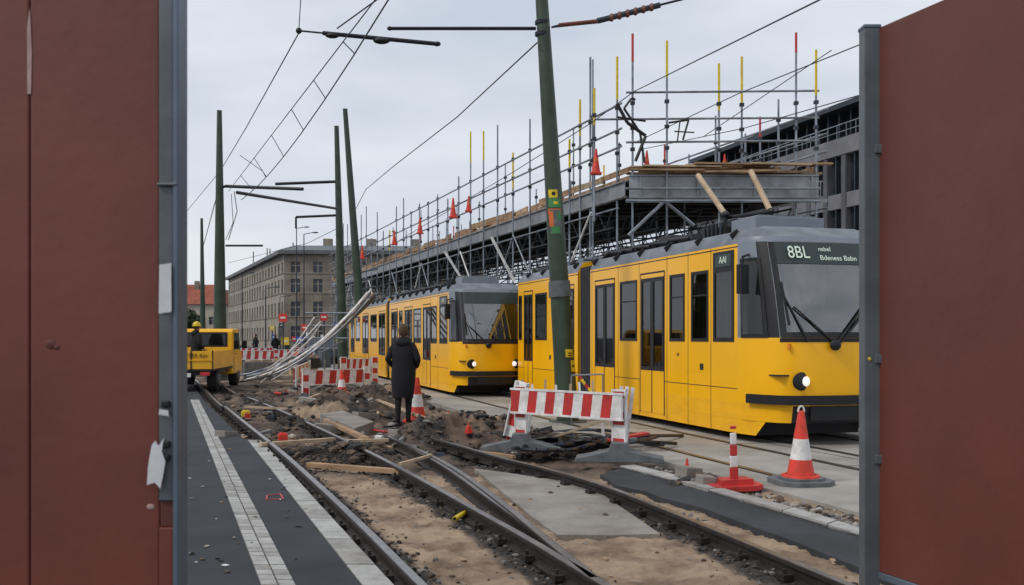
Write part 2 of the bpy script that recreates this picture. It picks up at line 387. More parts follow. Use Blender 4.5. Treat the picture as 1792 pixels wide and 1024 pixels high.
def rail(name,pts,r=.036,chairs=True):
    pts=smooth_path(pts); m=MB()
    prof=[(-.07,-.125),(.07,-.125),(.07,-.112),(.012,-.095),(.012,-.04),(.036,-.03),(.036,-.004),(.028,0),(-.028,0),(-.036,-.004),(-.036,-.03),(-.012,-.04),(-.012,-.095),(-.07,-.112)]
    n=len(prof); rings=[]
    for i,p in enumerate(pts):
        d=(pts[min(i+1,len(pts)-1)]-pts[max(i-1,0)]); d.z=0; d.normalize(); s=Vector((d.y,-d.x,0))
        rings.append([p+s*a+Vector((0,0,b)) for a,b in prof])
    vs=[v for r_ in rings for v in r_]
    fr=[];ft=[]
    for i in range(len(rings)-1):
        for j in range(n):
            f=(i*n+j,i*n+(j+1)%n,(i+1)*n+(j+1)%n,(i+1)*n+j)
            (ft if j in(7,) else fr).append(f)
    m.add(vs,fr,'rust'); m.add(vs,ft,'railtop')
    if chairs:
        acc=0
        for a,b in zip(pts[:-1],pts[1:]):
            L=(b-a).length; d=(b-a).normalized(); s=Vector((d.y,-d.x,0)); t=(-acc)%.6
            while t<L:
                p=a+d*t
                if p.y<32:
                    for q in(-1,1):
                        m.beam(p+s*q*.085-d*.05+Vector((0,0,-.085)),p+s*q*.085+d*.05+Vector((0,0,-.085)),.07,.04,'rust')
                        m.tube(p+s*q*.09+Vector((0,0,-.08)),p+s*q*.09+Vector((0,0,-.035)),.014,'rust')
                t+=.6
            acc+=L
    return m.done(name)
trk=empty('railway_track'); rail('rail_1',railA).parent=trk; rail('rail_2',railB).parent=trk
trk2=empty('railway_track'); rail('rail_1',railD,chairs=False).parent=trk2
rail('rail_2',railC).parent=trk2
gd=[p+Vector((.13,.02,-.01)) for p in rail_pts([(930,945),(880,905),(820,860),(760,815),(700,780)],False)]; rail('check_rail',gd,chairs=False).parent=trk2
gr=MB()
for off in (.55,1.75):
    x0,y0=3.33+.96*off,14.7+.281*off
    gr.beam((x0+.281*12,y0-.96*12,.042),(x0-.281*14,y0+.96*14,.042),.10,.012,'rust')
    gr.beam((x0+.281*12,y0-.96*12,.047),(x0-.281*14,y0+.96*14,.047),.035,.008,'railtop')
for off in (.4,1.6):
    x0,y0=-1.92+.96*off,26+.281*off
    gr.beam((x0+.281*16,y0-.96*16,.042),(x0-.281*30,y0+.96*30,.042),.10,.012,'rust')
    gr.beam((x0+.281*16,y0-.96*16,.047),(x0-.281*30,y0+.96*30,.047),.035,.008,'railtop')
gr.done('grooved_tram_rails')
def rubble(name,N,region,smin,smax,keys,flat=1.0,pw=2.2):
    m=MB()
    ico=[(0,0,1),(.89,0,.45),(.28,.85,.45),(-.72,.53,.45),(-.72,-.53,.45),(.28,-.85,.45),(.72,.53,-.45),(-.28,.85,-.45),(-.89,0,-.45),(-.28,-.85,-.45),(.72,-.53,-.45),(0,0,-1)]
    fi=[(0,1,2),(0,2,3),(0,3,4),(0,4,5),(0,5,1),(1,6,2),(2,7,3),(3,8,4),(4,9,5),(5,10,1),(6,7,2),(7,8,3),(8,9,4),(9,10,5),(10,6,1),(11,7,6),(11,8,7),(11,9,8),(11,10,9),(11,6,10)]
    for _ in range(N):
        x,y=region()
        if x is None: continue
        s=smin*(smax/smin)**(random.random()**pw)
        sc=Vector((s*random.uniform(.7,1.5),s*random.uniform(.7,1.3),s*random.uniform(.4,.9)*flat)); rz=Matrix.Rotation(random.random()*6,3,'Z')
        z=hgt(x,y)
        vs=[Vector((x,y,z+sc.z*.35))+rz@Vector((a*sc.x*random.uniform(.7,1.25),b*sc.y*random.uniform(.7,1.25),c*sc.z)) for a,b,c in ico]
        m.add(vs,fi,random.choice(keys))
    m.done(name)
def regmid():
    px=random.uniform(380,1100); py=random.uniform(672,800)
    g=G(px,py)
    if py<700 and px>640: return None,None
    lim=676+ (px-640)*.272
    if px>640 and py<lim+6: return None,None
    if px<395+(py-700)*.9*.55: return None,None
    if noise.noise(Vector((g.x*.8,g.y*.8,4)))<-.05: return None,None
    return g.x,g.y
rubble('rubble',2400,regmid,.010,.085,['rock1','rock2','rock2','rock3','rock3','rock3','rock4','sandc'])
def regclod():
    mx_,my_,r,h=random.choice(mounds); return mx_+random.gauss(0,r*.4),my_+random.gauss(0,r*.5)
rubble('soil_clods',900,regclod,.03,.13,['rock2','rock3','rock3','rock2'],.8,1.6)
def regsand():
    y=random.uniform(5.2,11.5); x=random.uniform(-.6,3.6)-.35*(y-6.3)
    return x,y
rubble('sand_clods',420,regsand,.008,.035,['sandc','sandc','rock2','rock1'])
def regrail():
    p=random.choice([railA,railA,railB,railC]); i=random.randrange(0,len(p)-2); t=random.random(); q=p[i]*(1-t)+p[i+1]*t
    if q.y>26 or q.y<4: return None,None
    return q.x+random.gauss(0,.13),q.y+random.gauss(0,.05)
rubble('ballast_gravel',7500,regrail,.009,.028,['rock1','rock2','rock3','rock3','rock3'])
def regright():
    px=random.uniform(1130,1500); t=(px-1130)/373
    py=random.uniform(828+t*100,812+t*90)+random.uniform(0,18)
    g=G(px,py); return g.x,g.y
rubble('gravel_verge',900,regright,.01,.05,['rock1','rock2','rock4','rock3'])
def regblack():
    g=G(random.gauss(590,45),random.gauss(797,9)); return g.x,g.y
rubble('black_gravel_heap',3200,regblack,.010,.024,['rock3'])
db=MB()
def plank(p,q,w,h,k,z=.06):
    a=G(*p,z);b=G(*q,z); db.beam(a,b,w,h,k)
plank((455,778),(585,769),.10,.05,'wood2',.10); plank((600,772),(680,770),.10,.04,'wood2',.1)
plank((540,813),(712,826),.10,.05,'wood',.07); plank((570,735),(640,768),.10,.05,'wood',.12)
plank((660,700),(770,742),.06,.04,'wood2',.2); plank((900,800),(830,790),.06,.04,'wood',.08)
plank((700,812),(755,797),.04,.03,'wood2',.13); plank((430,712),(505,716),.08,.04,'wood2',.12); plank((520,705),(560,690),.06,.05,'wood2',.2)
db.done('timber_planks')
m=MB()
for i in range(150):
    x,y=regmid()
    if x is None: continue
    z=hgt(x,y); L_=random.uniform(.06,.38); R_=Matrix.Rotation(random.random()*6.3,3,'Z')@Matrix.Rotation(random.uniform(-.35,.35),3,'Y')
    k=random.choice(['rock1','stone2','wood','wood2','rock1','white','tubedark','tubedark','tile','orange','slab','slab'])
    if k in('white','orange','tile'): L_*=.5
    m.box((x,y,z+.04),(L_,random.uniform(.04,.14),random.uniform(.02,.08)),k,mtx=R_)
m.done('demolition_debris',bevel=.006)
m=MB()
for px,py,w_,rz in[(600,744,.55,.5),(575,750,.45,.3),(640,733,.5,.8),(700,760,.4,1.1),(840,752,.5,.2),(1205,838,.22,.5),(1235,848,.16,.2),(395,762,.3,1.2),(545,716,.5,-.2)]:
    g=G(px,py,.06); m.box(g+Vector((0,0,max(0,hgt(g.x,g.y)))),(w_,.2,.14),'slab',mtx=Matrix.Rotation(rz,3,'Z')@Matrix.Rotation(.12,3,'Y'))
m.done('kerb_blocks',bevel=.012)
t=MB(); a=G(796,908,.05); b=G(820,894,.05); t.tube(a,b,.022,'stick_y',n=12); t.tube(a+(b-a)*-.03,b,.016,'black'); t.done('yellow_pipe_offcut')
for px,py,k,s in [(495,765,'orange',.10),(430,725,'stick_y',.12),(433,728,'orange',.08),(610,708,'stick_y',.18),(500,690,'red',.12)]:
    t=MB(); g=G(px,py,.08); t.box(g,(s*1.3,s,s),k,.4); t.box(g+Vector((0,0,s*.55)),(s*.9,s*.6,s*.25),k,.4); t.tube(g+Vector((0,0,s*.6)),g+Vector((0,0,s*.9)),s*.12,'black'); t.done('site_marker_block',bevel=.01)
cb=MB()
for k in range(13):
    pts=[]; x0=random.uniform(870,940); x1=random.uniform(1030,1200); y0=random.uniform(764,788); y1=random.uniform(762,784); am=random.uniform(-14,16)
    for j in range(15):
        t=j/14; pts.append(G(x0+(x1-x0)*t,y0+(y1-y0)*t+am*math.sin(t*math.pi*random.uniform(.95,1.05)),.10+.07*math.sin(t*9+k)))
    cb.path(pts,.026,random.choice(['black','black','rust','tubedark']))
for px,py,r_ in[(960,772,.32),(1020,778,.26)]:
    g=G(px,py,.1)
    for q in range(3):
        cb.path([g+Vector(((r_+.03*q)*math.cos(t),(r_+.03*q)*math.sin(t),.03*q+.03*math.sin(3*t))) for t in np.linspace(0,6.3,20)],.022,'black')
cb.done('power_cables',smooth=True)
hs_=MB()
for k in range(4):
    pts=[]; x0=random.uniform(640,700); x1=random.uniform(800,880); y0=random.uniform(722,765); y1=random.uniform(738,775)
    for j in range(15):
        t=j/14; g=G(x0+(x1-x0)*t,y0+(y1-y0)*t+7*math.sin(t*7+k*2)); g.z=max(.03,hgt(g.x,g.y)+.03); pts.append(g)
    hs_.path(pts,.018,['red','black','black','white'][k])
hs_.done('hoses',smooth=True)
# ---------------------------------------------------------------- cones and barriers
def cone(name,loc,h,base='rubber',br=.30,sc=1.0,big=False):
    m=MB(); r=h*.2
    bw=h*(.78 if big else .60)
    ch=bw*.22; hw=bw/2
    oct_=[(-hw+ch,-hw),(hw-ch,-hw),(hw,-hw+ch),(hw,hw-ch),(hw-ch,hw),(-hw+ch,hw),(-hw,hw-ch),(-hw,-hw+ch)]
    m.prism(oct_,0,.05,base); 
    if big: m.prism([(x*.72,y*.72) for x,y in oct_],.05,.075,base)
    m.lathe((0,0,0),[(r*1.35,.052,'orange'),(r*1.28,.095,'orange'),(r*1.0,.10,'orange')],24)
    def R(z): return r*(1-.80*z/h)
    prof=[(R(.08*h),.095,'orange'),(R(.34*h),.34*h,'white'),(R(.62*h),.62*h,'orange'),(R(.96*h),.96*h,'orange'),(R(.96*h)*.8,h,'orange'),(0.001,h,'orange')]
    m.lathe((0,0,0),prof,24)
    return m.done(name,loc=loc,rot=(random.uniform(-.02,.02),0,random.uniform(-.2,.5)),smooth=True)
g=G(1401,853); c=cone('traffic_cone',(g.x,g.y,.04),.76,big=True)
m=MB(); 
for i in range(8):
    a0=math.pi*i/8;a1=math.pi*(i+1)/8
    m.tube((.035*math.cos(a0),0,.75+.06*math.sin(a0)),(.035*math.cos(a1),0,.75+.06*math.sin(a1)),.01,'white')
m.done('handle',parent=c)
g=G(730,742); cone('traffic_cone',(g.x,g.y,.04),.80,base='orange')
g=G(598,700); cone('traffic_cone',(g.x,g.y,.10),.66,base='orange')
g=G(1202,840); cone('traffic_cone',(g.x,g.y,.02),.22,base='orange')
g=G(785,768); cone('traffic_cone',(g.x,g.y,.28),.16,base='orange'); g=G(820,780); cone('traffic_cone',(g.x,g.y,.18),.16,base='orange')
g=G(1285,862); m=MB()
m.prism([(-.26,-.12),(-.16,-.19),(.16,-.19),(.26,-.12),(.26,.12),(.16,.19),(-.16,.19),(-.26,.12)],0,.05,'red'); m.prism([(-.17,-.10),(.17,-.10),(.14,.10),(-.14,.10)],.05,.105,'red')
for i in range(4): m.box((0,0,.16+.115*i),(.085-.008*i,.035,.115),'red' if i%2==0 else 'white')
m.box((0,0,.62),(.06,.035,.03),'red')
m.done('delineator_post',loc=(g.x,g.y,.04),bevel=.008,rot=(.02,-.03,.15))
def foot(m,c,rz,k='rubber',s=1.0):
    pr=[(-.50,0),(.50,0),(.49,.05),(.30,.085),(.12,.13),(.09,.22),(-.09,.22),(-.12,.13),(-.30,.085),(-.49,.05)]
    R=Matrix.Rotation(rz,3,'Z'); n=len(pr)
    vs=[Vector(c)+R@Vector((x*s,y*s,z*s)) for y in(-.16,.16) for x,z in pr]
    m.add(vs,[tuple(range(n)),tuple(range(2*n-1,n-1,-1))]+[(i,n+i,n+(i+1)%n,(i+1)%n) for i in range(n)],k)
def sboard(m,a,b,z0,z1,n,th=.03,slant=.0,first=0):
    a=Vector(a);b=Vector(b); d=b-a; L=d.length; d.normalize(); nrm=Vector((-d.y,d.x,0)).normalized()*th/2
    for i in range(n):
        t0=L*i/n;t1=L*(i+1)/n; sh=slant
        c=[(max(0,t0-sh) if i else 0),(t1-sh if i<n-1 else L),(t1+sh if i<n-1 else L),(min(L,t0+sh) if i else 0)]
        zz=[z0,z0,z1,z1]
        f=[a+d*c[j]+Vector((0,0,zz[j]))-nrm for j in range(4)]; k=[v+2*nrm for v in f]
        m.add(f+k,[(0,1,2,3),(7,6,5,4),(0,4,5,1),(1,5,6,2),(2,6,7,3),(3,7,4,0)],'red' if (i+first)%2==0 else 'white')
def sleg(m,a,b,w=.15,n=5,th=.03):
    a=Vector(a);b=Vector(b)
    for i in range(n): m.beam(a.lerp(b,i/n),a.lerp(b,(i+1)/n),th,w,'red' if i%2 else 'white')
    d=(b-a).normalized(); s=Vector((d.z,0,-d.x)).normalized()
    for q in(-1,1): m.beam(a+s*q*(w/2+.008),b+s*q*(w/2+.008),th+.012,.018,'white')
def barrier(name,p0,p1,ph,z0,z1,n,fs=1.0,foots=True,frz=.0,front=False):
    e=empty(name); m=MB(); p0=Vector(p0);p1=Vector(p1); d=(p1-p0).normalized(); nrm=Vector((-d.y,d.x,0)); off=nrm*(-.075 if front else 0)
    sboard(m,p0-d*.10+off,p1+d*.10+off,z0,z1,n,slant=.02)
    m.beam(p0+Vector((0,0,z1+.012))-d*.11+off,p1+Vector((0,0,z1+.012))+d*.11+off,.045,.025,'white'); m.beam(p0+Vector((0,0,z0-.012))-d*.11+off,p1+Vector((0,0,z0-.012))+d*.11+off,.045,.025,'white')
    m.done('striped_board',parent=e)
    m=MB()
    for p in(p0,p1):
        q=p-nrm*.045*(0 if front else 1); k=5; zz=.14
        while zz<ph:
            e2=min(zz+.16,ph); m.box(q+Vector((0,0,(zz+e2)/2)),(.17,.03,e2-zz),'red' if k%2 else 'white',math.atan2(d.y,d.x)); zz=e2;k+=1
        for sgn in(-1,1): m.box(q+d*sgn*.095+Vector((0,0,ph/2+.06)),(.02,.04,ph-.08),'white',math.atan2(d.y,d.x))
        m.box(q+Vector((0,0,ph+.012)),(.21,.045,.024),'white',math.atan2(d.y,d.x))
    m.done('posts',parent=e)
    if foots:
        m=MB()
        for p in(p0,p1): foot(m,p+Vector((0,-.02,.03)),frz,s=fs)
        m.done('rubber_feet',parent=e,bevel=.01)
    return e
pa=G(912,800); pb=G(1084,820)
be=barrier('construction_barrier',(pa.x,pa.y,.06),(pb.x,pb.y,.06),.86,.54,.82,12,fs=1.06,frz=-.12,front=True)
m=MB(); sleg(m,(pa.x-.14,pa.y+.16,.25),(pa.x+.02,pa.y+.06,.98)); sleg(m,(pb.x+.02,pb.y+.12,.25),(pb.x+.10,pb.y+.06,.97),.12); m.done('brace_legs',parent=be)
m=MB()
for i in range(7):
    a=G(915+i*27,745,.6); m.beam((a.x,13.9,.55),(a.x+.04*random.uniform(-1,1),13.95,.93+random.uniform(-.05,.05)),.03,.03,'white' if i%2 else 'wood2')
sboard(m,(.15,14.0,0),(1.35,14.0,0),.55,.72,8,first=1)
m.beam((.2,14.05,0),(.3,14.0,.72),.04,.04,'white'); m.beam((1.3,14.05,0),(1.25,14.0,.72),.04,.04,'white')
m.beam((.0,14.2,.1),(.12,13.6,.95),.16,.03,'red'); m.beam((1.1,13.7,.12),(1.9,14.0,.22),.16,.03,'red'); m.beam((.3,13.8,.1),(1.5,13.6,.5),.03,.03,'wood2')
m.done('construction_barrier')
pa=G(533,700); pb=G(640,694); barrier('construction_barrier',(pa.x,pa.y,0),(pb.x,pb.y,0),.78,.38,.72,10,fs=.7)
pa=G(515,690); pb=G(540,672); barrier('construction_barrier',(pa.x,pa.y,0),(pb.x,pb.y,0),.78,.38,.72,8,fs=.7)
for (x0,x1,Y) in [(408,478,48),(480,545,52),(415,470,60),(600,650,30),(520,600,58)]:
    a=((x0-CX)/F*Y,Y,0); b=((x1-CX)/F*Y,Y+.6,0)
    barrier('construction_barrier',a,b,.95,.5,.9,12,fs=.8)
m=MB(); q=P(1012,655,17.6); r_=P(1060,692,17.2)
for i in range(8):
    a=q.lerp(r_,i/8)+Vector((0,0,-.12*math.sin(math.pi*i/8)));b=q.lerp(r_,(i+1)/8)+Vector((0,0,-.12*math.sin(math.pi*(i+1)/8)))
    m.beam(a,b,.01,.05,'stick_y' if i%2 else 'red')
m.done('barrier_tape')
m=MB(); a=P(1000,657,17.4); b=P(1055,655,17.4); m.tube(a,b,.015,'tube'); m.tube(b,(b.x,b.y,0),.015,'tube'); m.tube(a,(a.x,a.y,0),.015,'tube'); m.done('tube_stand')
# ---------------------------------------------------------------- hoardings (gate leaves)
hr=empty('hoarding_panel'); m=MB()
hx,hy=2.02,5.5; d=Vector((.349,-1,0)).normalized()
a=Vector((hx,hy,0)); b=a+d*3.0
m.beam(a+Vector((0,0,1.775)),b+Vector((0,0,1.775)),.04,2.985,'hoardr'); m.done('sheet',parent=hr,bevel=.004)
m=MB()
m.box((hx-.045,hy,1.64),(.088,.09,3.27),'post'); m.box((hx-.045,hy,3.275),(.098,.10,.02),'post2')
m.beam(a+Vector((0,0,.262)),b+Vector((0,0,.262)),.05,.04,'post2')
for z in(.9,1.45,2.6): m.box((hx-.01,hy-.05,z),(.05,.02,.05),'post')
m.tube((hx-.06,hy-.05,1.45),(hx-.06,hy-.03,1.45),.012,'stick_y')
m.done('post',parent=hr,bevel=.006)
hl=empty('hoarding_panel'); m=MB()
for i,(x0,x1) in enumerate([(-1.058,-1.447),(-1.451,-2.7)]):
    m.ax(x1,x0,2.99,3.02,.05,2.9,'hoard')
m.done('sheet',parent=hl,bevel=.006)
m=MB()
m.ell((-1.385,2.99,1.548),(.016,.004,.014),'hoardd'); m.ell((-1.368,2.99,1.54),(.01,.004,.008),'hoardd')
m.add([(-1.455,2.988,2.30),(-1.444,2.988,2.30),(-1.441,2.988,2.42),(-1.447,2.988,2.56),(-1.456,2.988,2.5)],[(0,1,2,3,4)],'hoards')
m.ell((-1.085,2.99,1.06),(.012,.003,.009),'hoards')
m.done('dents_and_scuffs',parent=hl)
m=MB()
m.ax(-1.056,-1.012,2.975,3.045,1.08,2.95,'post'); m.ax(-1.056,-1.012,2.976,3.044,.05,1.0,'hoard'); m.ax(-1.055,-1.013,2.985,3.03,1.0,1.08,'hoardd')
m.ax(-1.011,-.995,2.965,3.055,.0,2.95,'post2'); m.ax(-1.058,-.996,2.962,2.975,2.02,2.03,'post')
for z in (1.36,1.2,1.24): m.ax(-1.045,-1.02,2.96,2.975,z,z+.02,'black')
m.done('post',parent=hl,bevel=.004)
m=MB(); 
def paper(pts,y=2.958): m.add([(x,y,z) for x,z in pts]+[(x,y+.002,z) for x,z in pts],[tuple(range(len(pts))),tuple(range(2*len(pts)-1,len(pts)-1,-1))],'paper')
paper([(-1.05,1.64),(-1.012,1.645),(-1.013,1.79),(-1.048,1.785)]); paper([(-1.085,1.13),(-1.062,1.138),(-1.045,1.12),(-1.036,1.165),(-1.03,1.2),(-1.041,1.23),(-1.035,1.27),(-1.05,1.246),(-1.06,1.262),(-1.07,1.25),(-1.078,1.21),(-1.082,1.18)]); paper([(-1.05,1.34),(-1.02,1.335),(-1.022,1.352),(-1.048,1.356)])
m.done('paper_notice',parent=hl)
# ---------------------------------------------------------------- people
def person(name,loc,yaw,scale=1.0,sit=False,helmet=False,cloth='coat',parent=None):
    E=empty(name,loc=loc,rot=(0,0,yaw),scale=(scale,)*3)
    if parent: E.parent=parent
    V=[];Ed=[];Rr=[]
    def a(p,r,par=None):
        V.append(p);Rr.append(r)
        if par is not None: Ed.append((par,len(V)-1))
        return len(V)-1
    dz=-.48 if sit else 0
    pel=a((0,0,.95+dz),.135); sp=a((0,0,1.12+dz),.125,pel); ch=a((0,.0,1.32+dz),.15,sp); nb=a((0,-.005,1.47+dz),.075,ch); nk=a((0,.015,1.57+dz),.052,nb)
    wr_=[]
    for sx in(-1,1):
        sh=a((sx*.165,0,1.42+dz),.078,ch); el=a((sx*.275,-.05,1.17+dz),.058,sh); wrs=a((sx*.20,.15,1.03+dz),.042,el); wr_.append((sx*.20,.15,1.03+dz))
        hp=a((sx*.088,0,.88+dz),.10,pel)
        if sit:
            kn=a((sx*.12,.42,.90+dz),.07,hp); an=a((sx*.11,.40,.55+dz),.045,kn); a((sx*.11,.55,.50+dz),.04,an)
        else:
            st_=.05*sx
            kn=a((sx*.085,.01+st_,.49),.068,hp); an=a((sx*.08,-.03+st_,.09),.046,kn); a((sx*.095,.13+st_,.045),.042,an)
    me=bpy.data.meshes.new('body'); me.from_pydata(V,Ed,[]); o=bpy.data.objects.new('body',me); scn.collection.objects.link(o); o.parent=E
    me.materials.append(M[cloth])
    sk=o.modifiers.new('skin','SKIN'); sk.use_smooth_shade=True
    for i,r in enumerate(Rr): me.skin_vertices[0].data[i].radius=(r,r)
    me.skin_vertices[0].data[0].use_root=True
    su=o.modifiers.new('sub','SUBSURF'); su.levels=2; su.render_levels=2
    m=MB(); n=24
    if sit: rings=[(.86,.19,.15),(1.0,.2,.155),(1.2,.205,.15),(1.36,.215,.14),(1.44,.19,.12),(1.50,.11,.095)]
    else: rings=[(.50,.175,.14),(.60,.195,.16),(.78,.215,.17),(.95,.215,.165),(1.08,.205,.155),(1.22,.215,.155),(1.35,.222,.15),(1.43,.195,.13),(1.49,.12,.105),(1.53,.085,.085)]
    vs=[]
    for z,rx,ry in rings:
        for i in range(n):
            t=2*math.pi*i/n; f=1+.035*math.sin(5*t+z*6)*(1 if z<1.2 else .3)+.02*noise.noise(Vector((t*2,z*7,1)))
            vs.append((rx*f*math.cos(t),ry*f*math.sin(t),z+dz+(.012*math.sin(3*t) if z<.6 else 0)))
    m.add(vs,[(j*n+i,j*n+(i+1)%n,(j+1)*n+(i+1)%n,(j+1)*n+i) for j in range(len(rings)-1) for i in range(n)],cloth)
    m.ell((0,-.085,1.475+dz),(.135,.085,.075),cloth,16,10,Matrix.Rotation(.4,3,'X')); m.ell((0,-.03,1.53+dz),(.105,.10,.05),cloth,16,10)
    m.done('coat',parent=E,smooth=True)
    m=MB()
    for (x,y,z),sx in zip(wr_,(-1,1)):
        c=Vector((x-sx*.035,y+.045,z-.025)); m.ell(c,(.032,.045,.02),'skin',10,8,Matrix.Rotation(-sx*.5,3,'Z'))
        for k in range(4):
            L_=[.062,.072,.068,.054][k]; p0=c+Vector((-sx*.030,.028-.017*k,0)); p1=p0+Vector((-sx*L_*.5,.008,-.012)); p2=p1+Vector((-sx*L_*.4,-.004,-.022)); m.tube(p0,p1,.0088,'skin',.008); m.tube(p1,p2,.008,'skin',.0065)
        t0=c+Vector((sx*.005,.03,.008)); m.tube(t0,t0+Vector((-sx*.02,.035,.008)),.010,'skin',.009); m.tube(t0+Vector((-sx*.02,.035,.008)),t0+Vector((-sx*.045,.042,.0)),.009,'skin',.007)
    m.done('hands',parent=E,smooth=True)
    m=MB(); hz=1.665+dz
    m.ell((0,.015,hz),(.073,.09,.112),'skin',20,14); m.ell((0,.04,hz-.06),(.05,.055,.055),'skin',14,10)
    m.ell((0,.108,hz-.01),(.012,.018,.024),'skin',8,6); m.ell((0,.098,hz-.05),(.024,.008,.006),'chain',8,6)
    for sx in(-1,1): m.ell((sx*.028,.094,hz+.012),(.012,.008,.007),'eye',8,6); m.ell((sx*.075,.005,hz-.005),(.012,.02,.03),'skin',8,8); m.ell((sx*.028,.097,hz+.032),(.016,.006,.004),'hair',8,6)
    m.done('head',parent=E,smooth=True)
    m=MB(); nu,nv=28,18; vs=[];fs=[]
    for j in range(nv+1):
        ph=math.pi*j/nv*.74
        for i in range(nu):
            th=2*math.pi*i/nu; fr=math.sin(th)
            rr=1+.14*noise.noise(Vector((math.cos(th)*3,math.sin(th)*3,ph*4)))+.08*noise.noise(Vector((math.cos(th)*9,math.sin(th)*9,ph*12)))
            ph2=ph*(1-.42*max(0,fr)); vs.append((.088*rr*math.sin(ph2)*math.cos(th),-.008+.102*rr*math.sin(ph2)*math.sin(th),hz+.012+.120*rr*math.cos(ph2)))
    for j in range(nv):
        for i in range(nu): fs.append((j*nu+i,(j+1)*nu+i,(j+1)*nu+(i+1)%nu,j*nu+(i+1)%nu))
    m.add(vs,fs,'hair'); m.done('hair',parent=E,smooth=True)
    if helmet:
        m=MB(); m.lathe((0,0,hz+.03),[(.15,0,'stick_y'),(.115,.01,'stick_y'),(.112,.06,'stick_y'),(.08,.11,'stick_y'),(.03,.135,'stick_y'),(.001,.137,'stick_y')],18); m.done('helmet',parent=E,smooth=True)
    m=MB()
    if not sit:
        for sx in(-1,1):
            st_=.05*sx; m.ell((sx*.09,.05+st_,.045),(.052,.145,.05),'boot',14,8); m.box((sx*.09,.05+st_,.012),(.09,.27,.02),'boot')
    else:
        for sx in(-1,1): m.ell((sx*.11,.47,.53+dz),(.052,.145,.05),'boot',14,8)
    m.done('shoes',parent=E,smooth=True)
    return E
